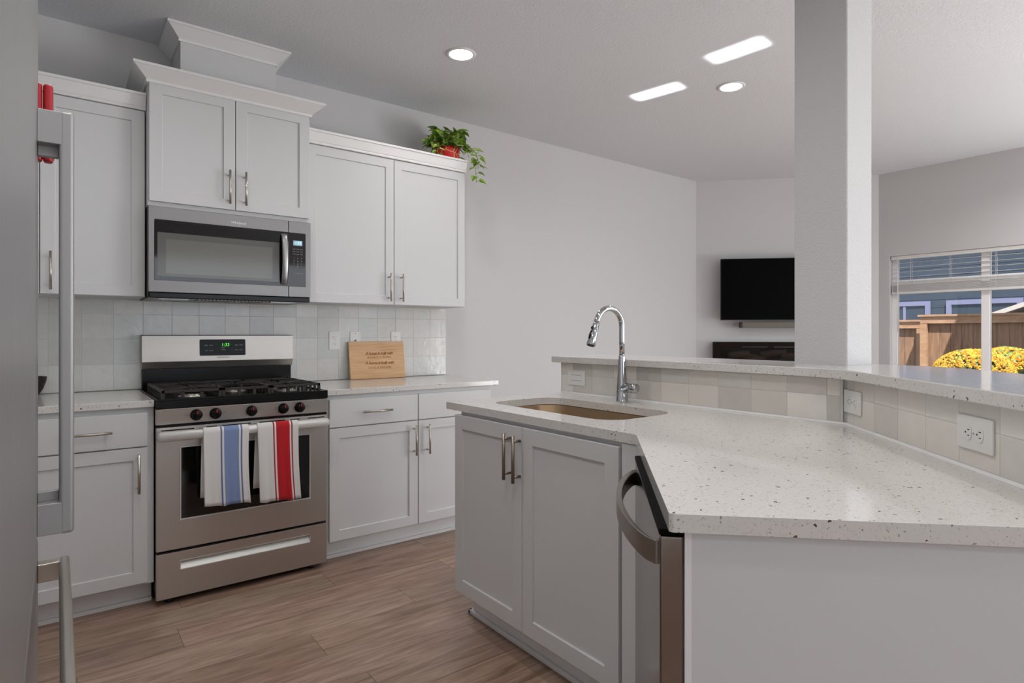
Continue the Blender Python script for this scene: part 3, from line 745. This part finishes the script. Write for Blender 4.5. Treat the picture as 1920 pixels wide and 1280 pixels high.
# ------------------------------------------------------------------ microwave
t = thing('microwave', 'stainless over-the-range microwave under the short cabinet', 'microwave', (-.003, -.407, 1.372))
MW = .762; zt = 1.8065 - 1.372; zb = .0275
m = MB(); m.box(.001, MW - .002, .026, .405, .008, zt + .002); m.build('case', M_matte, t, bevel=.001)
m = MB(); m.box(.004, MW, .012, .40, 0.0, zb); un = m.build('underside', M_black, t, bevel=.004)
for a in (.05, .57):
    m = MB(); m.box(a, a + .13, .06, .16, -.003, .001); m.build('lamp_lens', M_silver, un)
m = MB(); 
for k in range(20): m.box(.22 + k * .017, .23 + k * .017, .05, .2, -.003, .001)
m.build('grease_filter', M_nickeld, un)
def xz(m, poly, y0, y1):
    n0 = len(m.b.verts); m.prism(poly, -y1, -y0); m.b.verts.ensure_lookup_table()
    for v in m.b.verts[n0:]: v.co = (v.co.x, -v.co.z, v.co.y)
m = MB(); xz(m, [(0, zb), (.6425, zb), (.6425, .085), (.024, .085), (.024, .372), (.6425, .372), (.6425, zt), (0, zt)], 0, .03); md = m.build('door', M_steelm, t, bevel=.002)
m = MB(); m.prism([(x, z) for x, z in rrect(.0235, .7335, .0845, .3725, .010, 5)], -.012, .0012)
o = m.build('glass_front', M_glass, t, rot=(math.pi / 2, 0, 0))
m = MB(); xz(m, [(.6445, zb), (MW, zb), (MW, zt), (.6445, zt), (.6445, .372), (.733, .372), (.733, .085), (.6445, .085)], 0, .03); m.build('side_panel', M_steelm, t, bevel=.002)
m = MB(); m.prism(rrect(.036, .596, .104, .312, .004, 3), .0012, .0022); m.build('window', M_screen, md, rot=(math.pi / 2, 0, 0))
m = MB(); m.prism(rrect(.070, .560, .118, .282, .003, 3), .0022, .0028); m.build('window_inner', M_screen2, md, rot=(math.pi / 2, 0, 0))
m = MB(); hs = []
for i in range(17):
    s_ = i / 16; z = .092 + s_ * .270; out = -.010 - .030 * math.sin(math.pi * s_) ** .6
    hs.append([m.b.verts.new(p) for p in ((.602, out + .006, z), (.611, out, z), (.627, out, z), (.636, out + .006, z), (.634, out + .012, z), (.604, out + .012, z))])
for a, b_ in zip(hs, hs[1:]):
    for k in range(6):
        f = m.b.faces.new((a[k], a[(k + 1) % 6], b_[(k + 1) % 6], b_[k])); f.smooth = True
m.b.faces.new(hs[0]); m.b.faces.new(hs[-1])
m.box(.606, .632, -.012, 0, .096, .112); m.box(.606, .632, -.012, 0, .342, .358)
m.build('handle', M_steelv, md)
m = MB(); m.box(.668, .716, -.0022, 0, .305, .331); ds = m.build('display', M_lcd, t)
text('clock_digits', '1:33', .020, M_lcd2, ds, (.694, -.0026, .318), (math.pi / 2, 0, 0))
k_ = 0
for z in (.285, .272, .258): 
    for x in (.672, .692, .712): text('key_print', ('Time', 'Cook', 'Melt')[k_ % 3], .0075, M_print, t, (x, -.0014, z), (math.pi / 2, 0, 0)); k_ += 1
for r_i, z in enumerate((.236, .221, .206, .191)):
    for c_i, x in enumerate((.672, .692, .712)):
        s_ = ('123', '456', '789', '-0+')[r_i][c_i]; text('key_print', s_, .011, M_print, t, (x, -.0014, z), (math.pi / 2, 0, 0))
for x, s_ in ((.672, 'Off'), (.692, 'Add'), (.712, 'Start')): text('key_print', s_, .008, M_print, t, (x, -.0014, .155), (math.pi / 2, 0, 0))
text('logo_text', 'Whirlpool', .017, M_white, md, (.394, -.0004, .394), (math.pi / 2, 0, 0), .15, bold=.0002)

# ------------------------------------------------------------------ refrigerator
FRX, FRY0, FRY1 = -.372, -3.26, -2.350
t = thing('refrigerator', 'tall stainless refrigerator with bottom freezer at the left edge', 'refrigerator', (FRX, FRY1, 0))
D = FRY1 - FRY0
m = MB(); m.box(-.705, -.066, -D + .005, -.004, .03, 1.79); m.build('case', M_steeld, t, bevel=.003)
m = MB(); m.box(-.062, 0, -D, 0, .853, 1.805); fd = m.build('door', M_steelv, t, bevel=.008, seg=4)
m = MB(); m.box(-.062, 0, -D, 0, .06, .846); fz = m.build('freezer_drawer', M_steelv, t, bevel=.008, seg=4)
hy = -2.420 - FRY1
m = MB(); m.box(.0285, .0495, hy - .014, hy + .014, .864, 1.575); hd = m.build('handle', M_handle, fd, bevel=.006, seg=3)
for a, b_, c, e in ((1.517, 1.572, 1.500, 1.512), (.866, .918, .924, .934)):
    m = MB(); m.box(0, .040, hy - .0135, hy + .0135, a, b_); m.box(0, .029, hy + .012, hy + .024, min(a, c), max(b_, e)); m.build('handle_bracket', M_handle, hd, bevel=.0015)
hz = .804
m = MB(); m.box(.0285, .0435, hy - .74, hy + .016, hz - .017, hz + .017); h2 = m.build('handle', M_nickel, fz, bevel=.006, seg=3)
m = MB(); m.box(0, .032, hy - .010, hy + .014, hz - .016, hz + .015); m.build('handle_bracket', M_nickel, h2, bevel=.002)
m = MB(); m.box(0, .032, hy - .73, hy - .70, hz - .016, hz + .015); m.build('handle_bracket', M_nickel, h2, bevel=.002)
m = MB(); m.box(-.66, -.03, -D + .02, -.02, 0, .06); m.build('base', M_matte, t)
for lab, x0, x1 in (('red bag clip stuck on the refrigerator side, the nearer to the edge of the door', -.392, -.3665), ('red bag clip stuck on the refrigerator side, the one standing out beyond the handle', -.3655, -.351)):
    t = thing('bag_clip', lab, 'clip', (x0, FRY1 + .0005, 1.505), group='red bag clips on the refrigerator')
    m = MB(); m.prism([(x, y) for x, y in rrect(0, x1 - x0, 0, .022, .006, 4)], 0, .137); m.build('grip', M_red, t, bevel=.004, seg=3)
    m = MB(); m.box(.002, x1 - x0 + .001, .004, .016, .006, .012); m.build('spring', M_slot, t)

# black bowl on the left counter
m = MB(); m.lathe([(0, 0), (.038, 0), (.040, .004), (.055, .03), (.068, .07), (.070, .088), (.066, .088), (.062, .07), (.05, .03), (0, .012)], 36)
tag(m.build('bowl', M_matte, loc=(-.452, -.078, .91)), 'small black bowl on the left counter, mostly behind the refrigerator', 'bowl')

# ------------------------------------------------------------------ outlets
def plate(label, loc, rz, horizontal=False, kind='duplex', cat='outlet', group=None, w_=.070, h_=.113):
    t = thing({'duplex': 'wall_outlet', 'jack': 'wall_plate', 'lines': 'wall_outlet'}[kind], label, cat, loc, rz, group)
    if horizontal: w_, h_ = h_ + .008, w_ + .002
    m = MB(); m.prism(rrect(-w_ / 2, w_ / 2, -h_ / 2, h_ / 2, .003, 3), 0, .005); p = m.build('cover_plate', M_white, t, bevel=.0015, rot=(math.pi / 2, 0, 0))
    def at(a, b_): return (b_, -a) if horizontal else (a, b_)
    if kind == 'duplex':
        for s_ in (-1, 1):
            cx, cz = at(0, .0195 * s_)
            m = MB(); m.prism([(cx + x * (1), cz + y) for x, y in rrect(-.0135 if horizontal else -.0165, .0135 if horizontal else .0165, -.0165 if horizontal else -.0135, .0165 if horizontal else .0135, .0125, 6)], .005, .0066); rc = m.build('socket', M_white, p, bevel=.0006)
            m = MB()
            for a, b_, ww, hh in ((-.0062, .004, .0011, .0036), (.0062, .004, .0011, .0030)):
                x, z = at(a, b_); q = (hh, ww) if horizontal else (ww, hh)
                m.prism([(cx + x - q[0], cz + z - q[1]), (cx + x + q[0], cz + z - q[1]), (cx + x + q[0], cz + z + q[1]), (cx + x - q[0], cz + z + q[1])], .0064, .0069)
            x, z = at(0, -.006); m.prism([(cx + x + .0023 * math.cos(k), cz + z + .0023 * math.sin(k)) for k in [i * .785 for i in range(8)]], .0064, .0069)
            m.build('slot', M_slot, rc)
        m = MB(); m.prism([(.0022 * math.cos(k), .0022 * math.sin(k)) for k in [i * .785 for i in range(8)]], .005, .0058); m.build('screw', M_print, p)
    elif kind == 'jack':
        for z in (.045, -.045, .0): 
            m = MB(); r = .0024 if z else .006; m.prism([(r * math.cos(k), z + r * math.sin(k)) for k in [i * .524 for i in range(12)]], .005, .0075); m.build('screw' if z else 'jack', M_printd, p)
    else:
        m = MB(); m.prism(rrect(-w_ / 2 + .018, w_ / 2 - .018, -.026, .026, .002, 3), .005, .0062); q = m.build('insert', M_white, p)
        m = MB(); m.box(-.033, .033, .012, .0145, .0060, .0068); m.box(-.033, .033, -.0145, -.012, .0060, .0068); m.build('slot', M_print, q)
    return t
plate('white wall outlet nearest the range, left of the cutting board', (1.042, -.0095, 1.158), 0)
plate('white blank wall plate behind the left corner of the cutting board', (1.178, -.0095, 1.158), 0, kind='jack', cat='wall plate')
plate('white wall outlet behind the right end of the cutting board', (1.463, -.0095, 1.158), 0)
plate('white sideways plate on the bar wall left of the faucet', (1.6728, -1.552, .986), -math.pi / 2, True, 'lines')
p0 = dg(-.232, -.694 + .0095); plate('sideways white outlet just right of the bend in the bar wall', (p0[0], p0[1], .986), RZ_D, True)
p0 = dg(.376, -.694 + .0095); plate('sideways white outlet on the slanted bar wall nearest the camera', (p0[0], p0[1], .988), RZ_D, True)

# ------------------------------------------------------------------ cutting board
t = thing('cutting_board', 'light bamboo cutting board with engraved words leaning on the tiles', 'cutting board', (1.317, -.068, .9115))
lean = math.radians(-9.0)
m = MB(); m.box(-.192, .192, 0, .018, 0, .242); bd = m.build('board', M_bamboo, t, bevel=.003, seg=3, rot=(lean, 0, 0))
for s_, z, sz, sh, b0 in (('A house is built with', .163, .027, .35, .0006), ('BOARDS & BEAMS', .137, .0195, 0, 0), ('A home is built with', .101, .0285, .35, .0006), ('LOVE & DREAMS', .070, .0205, 0, 0)):
    text('engraving', s_, sz, M_burn, bd, (.012, -.0002, z), (math.pi / 2, 0, 0), sh, bold=b0, space=.88 if sh else 1.08)

# ------------------------------------------------------------------ potted vine on the cabinet
PX, PY, PZ = 1.742, -.215, 2.277
t = thing('potted_vine', 'trailing green vine in a red pot on top of the right wall cabinet', 'plant', (PX, PY, PZ))
m = MB(); m.lathe([(0, 0), (.058, 0), (.062, .004), (.076, .07), (.085, .150), (.087, .163), (.079, .163), (.076, .153), (0, .145)], 32); m_pot, tt, bb = nt('red patterned pot')
tc = N(tt, 'ShaderNodeTexCoord'); vo = N(tt, 'ShaderNodeTexVoronoi', feature='DISTANCE_TO_EDGE'); vo.inputs['Scale'].default_value = 15
lt = N(tt, 'ShaderNodeMath', operation='LESS_THAN'); lt.inputs[1].default_value = .035
mx = N(tt, 'ShaderNodeMix', data_type='RGBA'); mx.inputs[6].default_value = lin((196, 22, 22)); mx.inputs[7].default_value = lin((214, 160, 110))
tt.links.new(tc.outputs['Object'], vo.inputs['Vector']); tt.links.new(vo.outputs[0], lt.inputs[0]); tt.links.new(lt.outputs[0], mx.inputs[0]); tt.links.new(mx.outputs[2], bb.inputs['Base Color']); bb.inputs['Roughness'].default_value = .25
pot = m.build('pot', m_pot, t)
m = MB(); m.lathe([(.0755, .1535), (0, .156)], 20); m.build('soil', simple('soil', (48, 34, 28), .9), pot)
M_leaf = []
for nm, c1, c2 in (('leaf green', (98, 148, 40), (164, 196, 80)), ('leaf dark', (60, 110, 36), (112, 152, 56)), ('leaf light', (156, 190, 66), (206, 218, 120))):
    mm = wood(nm, c1, c2, (14, 14, 14), .35); M_leaf.append(mm)
M_stem = simple('stem green', (150, 166, 84), .5)
rv = random.Random(11)
def leaf(m, p, dirv, size, mi):
    d_ = Vector(dirv).normalized(); up = Vector((0, 0, 1)) + Vector((rv.uniform(-.5, .5), rv.uniform(-.9, .1), 0)); side_ = d_.cross(up).normalized(); nrm = side_.cross(d_).normalized()
    prof = [(0, 0, 0), (.06, .30, .03), (.28, .44, .05), (.55, .36, .03), (.8, .17, -.04), (1.0, 0, -.12)]
    mid, L_, R__ = [], [], []
    for a, wd, hgt in prof:
        mid.append(m.b.verts.new(p + d_ * a * size + nrm * (hgt - .05) * size * (.6 if wd else 1)))
        if wd:
            L_.append(m.b.verts.new(p + d_ * (a - .05) * size + side_ * wd * size + nrm * (hgt + .06) * size)); R__.append(m.b.verts.new(p + d_ * (a - .05) * size - side_ * wd * size + nrm * (hgt + .06) * size))
    def F(*v):
        f = m.b.faces.new(v); f.smooth = True; f.material_index = mi
    for Q, fl in ((L_, 0), (R__, 1)):
        F(mid[0], Q[0], mid[1]); 
        for k in range(3): F(mid[k + 1], Q[k], Q[k + 1], mid[k + 2])
        F(mid[4], Q[3], mid[5])
stem = MB(); leaves = MB()
soil = Vector((0, 0, .155))
for i in range(112):
    a = rv.uniform(0, 2 * math.pi); ex = rv.uniform(.03, .125); top = rv.uniform(.05, .165) * (1 - .3 * ex / .125)
    base = soil + Vector((math.cos(a) * .035, math.sin(a) * .035, 0)); tip = soil + Vector((math.cos(a) * ex, math.sin(a) * ex * .85, top - (.06 if ex > .11 else 0)))
    midp = (base + tip) / 2 + Vector((0, 0, .035)); stem.tube([base, midp, tip], .0016, 5)
    dv = Vector((math.cos(a) + rv.uniform(-.6, .6), math.sin(a) + rv.uniform(-.6, .6) - .35, rv.uniform(-.9, .35)))
    leaves_sz = rv.uniform(.052, .085); leaf(leaves, tip, dv, leaves_sz, rv.choice((0, 0, 0, 1, 2)))
# trailing vines to the right end, over the moulding
def vine(pts, n, sz):
    P = [Vector(p) for p in pts]; stem.tube(P, .0018, 6)
    for k in range(n):
        s_ = (k + .5) / n * (len(P) - 1); i = min(int(s_), len(P) - 2); q = P[i].lerp(P[i + 1], s_ - i)
        sd_ = 1 if k % 2 else -1
        dv = Vector((sd_ * rv.uniform(.5, 1), rv.uniform(-.5, -.1), rv.uniform(-.8, .1))); b1 = q + Vector((sd_ * .012, -.01, .005)); stem.tube([q, b1], .0012, 5); leaf(leaves, b1, dv, rv.uniform(*sz), rv.choice((0, 0, 2)))
vine([(.05, -.03, .165), (.10, -.08, .185), (.125, -.135, .155), (.135, -.160, .09), (.122, -.166, .03), (.118, -.168, -.03), (.126, -.168, -.075)], 12, (.045, .062))
vine([(.04, -.05, .165), (.05, -.11, .17), (.06, -.15, .13), (.07, -.160, .085)], 6, (.04, .055))
vine([(-.05, -.02, .165), (-.10, -.06, .16), (-.13, -.09, .11), (-.125, -.10, .08)], 6, (.04, .055))
vine([(.05, -.02, .17), (.12, -.07, .19), (.165, -.10, .15), (.17, -.12, .09), (.165, -.125, .03)], 8, (.05, .066))
stem.build('stems', M_stem, t, weld=False)
for f in leaves.b.faces: pass
me = bpy.data.meshes.new('leaves'); leaves.b.to_mesh(me); leaves.b.free()
for q in M_leaf: me.materials.append(q)
lo = bpy.data.objects.new('leaves', me); C.objects.link(lo); lo.parent = t

# ------------------------------------------------------------------ recessed lights
def recessed(lab, x, y, grp, watts):
    t = thing('recessed_light', lab, 'ceiling light', (x, y, H), group=grp)
    m = MB(); m.lathe([(.064, -.004), (.068, -.007), (.080, -.005), (.083, 0), (.060, 0)], 40); m.build('trim_ring', M_trim, t)
    m = MB(); m.lathe([(.066, -.0045), (.05, -.0058), (0, -.006)], 40); m.build('diffuser', M_lamp, t)
    d = bpy.data.lights.new('recessed_lamp', 'AREA'); d.shape = 'DISK'; d.size = .12; d.energy = watts; d.color = (1, .975, .945); d.spread = math.radians(150)
    o = bpy.data.objects.new('recessed_lamp', d); C.objects.link(o); o.parent = t; o.location = (0, 0, -.0075)
recessed('round recessed ceiling light above the range side of the kitchen', 1.423, -.893, 'recessed ceiling lights', 3.5)
recessed('round recessed ceiling light next to the two bright patches', 2.993, -1.55, 'recessed ceiling lights', 3.5)
for x, y in ((-.15, -1.55), (.75, -2.35), (-.25, -3.0), (1.2, -3.9), (-.2, -4.9), (3.4, -3.9), (5.0, -3.05), (4.9, -4.6)):  # unseen lamps added to brighten kitchen and living room
    recessed('round recessed ceiling light added out of view to brighten the room', x, y, 'added recessed ceiling lights out of view', 4.2 if x < 4 else 13)

# ------------------------------------------------------------------ television wall
def tvp(s_, out): return (tvx + math.cos(tva) * s_ + math.sin(tva) * out, tvy + math.sin(tva) * s_ - math.cos(tva) * out)
p0 = tvp(.215, .0)
t = thing('television', 'black flat television mounted high on the corner wall', 'television', (*tvp(0, 0), 0), tva)
m = MB(); m.box(.215, 1.335, -.135, -.105, 1.335, 1.938); tvb = m.build('housing', M_matte, t, bevel=.004)
m = MB(); m.box(.220, 1.330, -.1365, -.134, 1.342, 1.932); m.build('screen', M_tv, tvb)
m = MB(); m.box(.6, .9, -.106, -.001, 1.52, 1.78); m.build('wall_mount', M_matte, t)
t = thing('soundbar', 'slim grey soundbar hanging below the television', 'speaker', (*tvp(0, 0), 0), tva)
m = MB(); m.box(.41, 1.14, -.115, -.05, 1.262, 1.316); sb = m.build('housing', simple('grey fabric', (112, 108, 98), .7), t, bevel=.006)
m = MB(); m.box(.405, .425, -.118, -.05, 1.260, 1.318); m.box(1.125, 1.145, -.118, -.05, 1.260, 1.318); m.build('end_cap', M_slot, sb)
m = MB(); m.box(.75, .80, -.05, -.001, 1.28, 1.315); m.build('bracket', M_matte, t)
t = thing('electric_fireplace', 'dark glass-fronted electric fireplace hung low on the corner wall', 'fireplace', (*tvp(0, 0), 0), tva)
m = MB(); ring_box(m, (.16, 1.40, .72, 1.121), (.215, 1.345, .78, 1.055), -.11, -.001); fp = m.build('surround', simple('dark brown frame', (26, 16, 12), .6, spec=.1), t, bevel=.003)
m = MB(); m.box(.215, 1.345, -.02, -.002, .78, 1.055); m.build('firebox', M_matte, fp)
m = MB(); m.box(.42, .66, -.112, -.109, 1.068, 1.078); m.box(.72, 1.30, -.112, -.109, 1.066, 1.078); m.build('vent', M_black, fp)
m = MB(); m.box(.215, 1.345, -.098, -.095, .78, 1.055); m.build('glass', glassy('smoked glass', (.7, .66, .62), .05, 1.12), fp)
M_log = wood('log bark', (60, 46, 38), (118, 104, 94), (4, 4, 30), .8)
for i, (a, z, L_, tl) in enumerate(((.30, .99, .2, .02), (.44, .985, .22, -.05), (.60, .995, .24, .04), (.80, .99, .22, -.03), (1.0, .985, .22, .03))):
    m = MB(); m.tube([(a, -.06, z), (a + L_ * .5, -.055, z + tl * .4), (a + L_, -.06, z + tl)], [.030, .034, .028], 10); m.build('log', M_log, fp)
m = MB(); m.box(.22, 1.34, -.09, -.025, .781, .955); m.build('ember_bed', M_matte, fp)

# ------------------------------------------------------------------ blind
t = thing('window_blind', 'white horizontal slat blind half lowered in the right window', 'blind', (XW + .030, WY0 - .01, 0))
by0, by1 = WY1 - WY0 + .02, 0
m = MB(); m.box(-.018, .018, by0, by1, 1.905, 1.938); m.build('headrail', M_white, t)
for k in range(5):
    z = 1.872 - k * .0445; m = MB()
    m.box(-.0, .024, by0, by1, z, z + .0022)
    o = m.build('slat', M_white, t); 
m = MB()
for k in range(11): m.box(-.008, .024, by0, by1, 1.600 + k * .0058, 1.6030 + k * .0058)
o = m.build('slat_stack', M_white, t); o['kind'] = 'stuff'
m = MB(); m.box(-.010, .026, by0, by1, 1.576, 1.598); m.build('bottom_rail', M_white, t, bevel=.003)
for y in (-.16, -.47, -.80, -1.10, -1.5, -1.9):
    m = MB(); m.tube([(-.004, y, 1.92), (-.004, y, 1.59)], .0015, 6); m.tube([(.026, y - .004, 1.92), (.026, y - .004, 1.59)], .0015, 6); m.build('cord', M_white, t)
m = MB(); m.tube([(-.02, -.055, 1.92), (-.02, -.055, 1.22)], .0035, 8); m.build('wand', M_white, t)

# ------------------------------------------------------------------ outdoors
GZ = -.35
m = MB(); m.box(6.125, 40, -25, 25, GZ - .1, GZ); m.box(-20, 6.125, .12, 25, GZ - .1, GZ); m.box(-20, 6.125, -25, -6.62, GZ - .1, GZ)
o = m.build('ground', simple('pale paving', (108, 102, 94), .9, bump=(8, .3, .02))); struct(o)
M_fence = wood('cedar boards', (112, 84, 64), (142, 112, 88), (1, 9, 1.2), .8)
M_post = wood('cedar trim', (146, 112, 86), (168, 136, 108), (1, 2, 6), .8)
def fence(label, x, y0, y1, top, step=.14):
    t = thing('fence', label, 'fence', (x, y0, GZ)); L_ = y1 - y0; h_ = top - GZ
    m = MB(); y = 0; k = 0
    while y < L_ - .01:
        m.box(0, .018, y + .002, min(y + step, L_) - .002, .04, h_ - .03); y += step
    m.build('boards', M_fence, t, weld=False)
    m = MB(); m.box(-.055, 0, 0, L_, h_ - .115, h_ - .01); m.build('rail', M_post, t)
    m = MB(); m.box(-.075, .07, -.03, L_ + .03, h_ - .01, h_ + .02); m.build('cap', M_post, t)
    m = MB(); m.box(-.06, .0, 0, L_, .25, .34); m.build('rail', M_post, t)
    for y in (0, L_ - .09) if L_ < 2.6 else (0, L_ / 2 - .045, L_ - .09):
        m = MB(); m.box(-.07, .02, y, y + .09, 0, h_ - .12); m.build('post', M_post, t)
fence('tall cedar board fence behind the yellow flowers', 10.3, -6.0, -.16, 1.475)
fence('lower cedar gate section at the left end of the fence', 10.55, -.12, 2.4, 1.405)
t = thing('shadow_canopy', 'wooden pergola canopy added out of view to cast the fence shadow', 'shading', (9.0, -4.6, GZ))  # unseen canopy, added only for its diagonal shadow on the fence
m = MB(); m.box(-.9, .85, -1.6, 3.26, 3.70, 3.82); m.build('roof', M_post, t)
for x in (-.85, .72):
    for y in (-1.55, 1.1): m = MB(); m.box(x, x + .1, y, y + .1, 0, 3.70); m.build('post', M_post, t)
# neighbour house
M_siding = simple('blue siding', (46, 60, 76), .8)
t = thing('neighbour_house', 'blue-grey house with pale window trim beyond the fence', 'house', (17, 0, GZ))
m = MB(); m.box(0, 6, -7, 9, 0, 5.6)
for k in range(28): m.prism([(-.012, -7), (-.012, 9), (0, 9), (0, -7)], k * .2, k * .2 + .19)
m.build('siding', M_siding, t, weld=False)
m = MB(); m.prism([(-.6, -7.6), (-.6, 9.6), (6.6, 9.6), (6.6, -7.6)], 5.6, 5.85); m.build('roof', M_matte, t)
M_ltrim = simple('lavender trim', (112, 117, 148), .7); M_hglass = simple('house window glass', (50, 62, 76), .3)
for y0, y1, z0, z1 in ((1.86, 3.0, 1.1, 2.02), (.05, 1.52, 1.1, 2.02), (-1.9, -.6, 1.1, 2.02)):
    m = MB(); ring_box(m, (0, y1 - y0, z0, z1), (.11, y1 - y0 - .11, z0 + .1, z1 - .11), -.05, .0)
    f = m.build('window_trim', M_ltrim, t, loc=(-.012, y1, -GZ), rot=(0, 0, -math.pi / 2))
    m = MB(); m.box(.11, y1 - y0 - .11, -.02, -.004, z0 + .1, z1 - .11); m.box((y1 - y0) / 2 - .03, (y1 - y0) / 2 + .03, -.04, -.004, z0 + .1, z1 - .11, 1); m.build('window_glass', [M_hglass, M_ltrim], t, loc=(-.012, y1, -GZ), rot=(0, 0, -math.pi / 2))
# shed with pale gabled roof edge behind the fence
t = thing('shed', 'small shed with a pale gabled roof edge behind the fence', 'shed', (12.2, -1.25, GZ))
m = MB(); m.box(0, 1.6, -.55, .55, 0, 1.75); m.build('walls', simple('shed wall', (96, 100, 110), .8), t)
for s_ in (-1, 1):
    m = MB(); y1_, z1_, y2_, z2_ = 0, 2.085, s_ * .74, 1.80
    v = [m.b.verts.new((x, y, z)) for x in (-.12, 1.7) for y, z in ((y1_, z1_), (y2_, z2_), (y2_, z2_ + .075), (y1_, z1_ + .075))]
    for f in ((0, 1, 2, 3), (4, 5, 6, 7), (0, 1, 5, 4), (1, 2, 6, 5), (2, 3, 7, 6), (3, 0, 4, 7)): m.b.faces.new([v[i] for i in f])
    m.build('roof', simple('pale fascia', (186, 180, 176), .6), t)
# yellow chrysanthemums
M_petal = simple('yellow petals', (158, 108, 8), .8); M_petal2 = simple('pale yellow petals', (178, 148, 40), .8)
M_mleaf = wood('mum leaves', (52, 84, 40), (96, 124, 66), (10, 10, 10), .6)
def mum(label, x, y, z, rad, seed, n):
    rr = random.Random(seed); t = thing('chrysanthemum', label, 'flowers', (x, y, GZ), group=None)
    zt_ = z - GZ
    m = MB(); m.lathe([(0, 0), (rad * .45, 0), (rad * .6, zt_ - rad * .9), (0, zt_ - rad * .9)], 20); m.build('pot', simple('grey planter', (120, 112, 106), .7), t)
    m = MB(); pr_ = []
    for k in range(9):
        a = math.pi / 2 * k / 8; pr_.append((rad * .93 * math.cos(a), zt_ - rad * .75 + rad * .69 * math.sin(a)))
    m.lathe([(0, zt_ - rad * .95)] + pr_, 28); o = m.build('foliage', M_mleaf, t)
    for v in o.data.vertices: v.co *= 1 + rr.uniform(-.03, .03)
    m = MB()
    for i in range(n):
        a = rr.uniform(0, 2 * math.pi); e = math.asin(rr.uniform(0.02, 1)); d_ = Vector((math.cos(a) * math.cos(e), math.sin(a) * math.cos(e), math.sin(e)))
        p = Vector((d_.x * rad, d_.y * rad, zt_ - rad * .75 + d_.z * rad * .75)); s1 = d_.cross(Vector((.3, .2, 1))).normalized(); s2 = d_.cross(s1); r = rr.uniform(.013, .020); mi = 0 if rr.random() < .5 else 1
        c = m.b.verts.new(p + d_ * .012); ring = []
        for k in range(10):
            q = 2 * math.pi * k / 10; rr_ = r * (1 if k % 2 else .72); ring.append(m.b.verts.new(p + s1 * math.cos(q) * rr_ + s2 * math.sin(q) * rr_))
        for k in range(10): f = m.b.faces.new((c, ring[k], ring[(k + 1) % 10])); f.material_index = mi
    me = bpy.data.meshes.new('blossoms'); m.b.to_mesh(me); m.b.free(); me.materials.append(M_petal); me.materials.append(M_petal2)
    o = bpy.data.objects.new('blossoms', me); C.objects.link(o); o.parent = t; o['kind'] = 'stuff'
mum('large mound of yellow chrysanthemums just outside the window', 7.3, -1.625, 1.035, .36, 3, 1500)
mum('mound of yellow chrysanthemums standing behind the front mound, nearer the fence', 8.6, -1.60, 1.04, .34, 5, 1200)
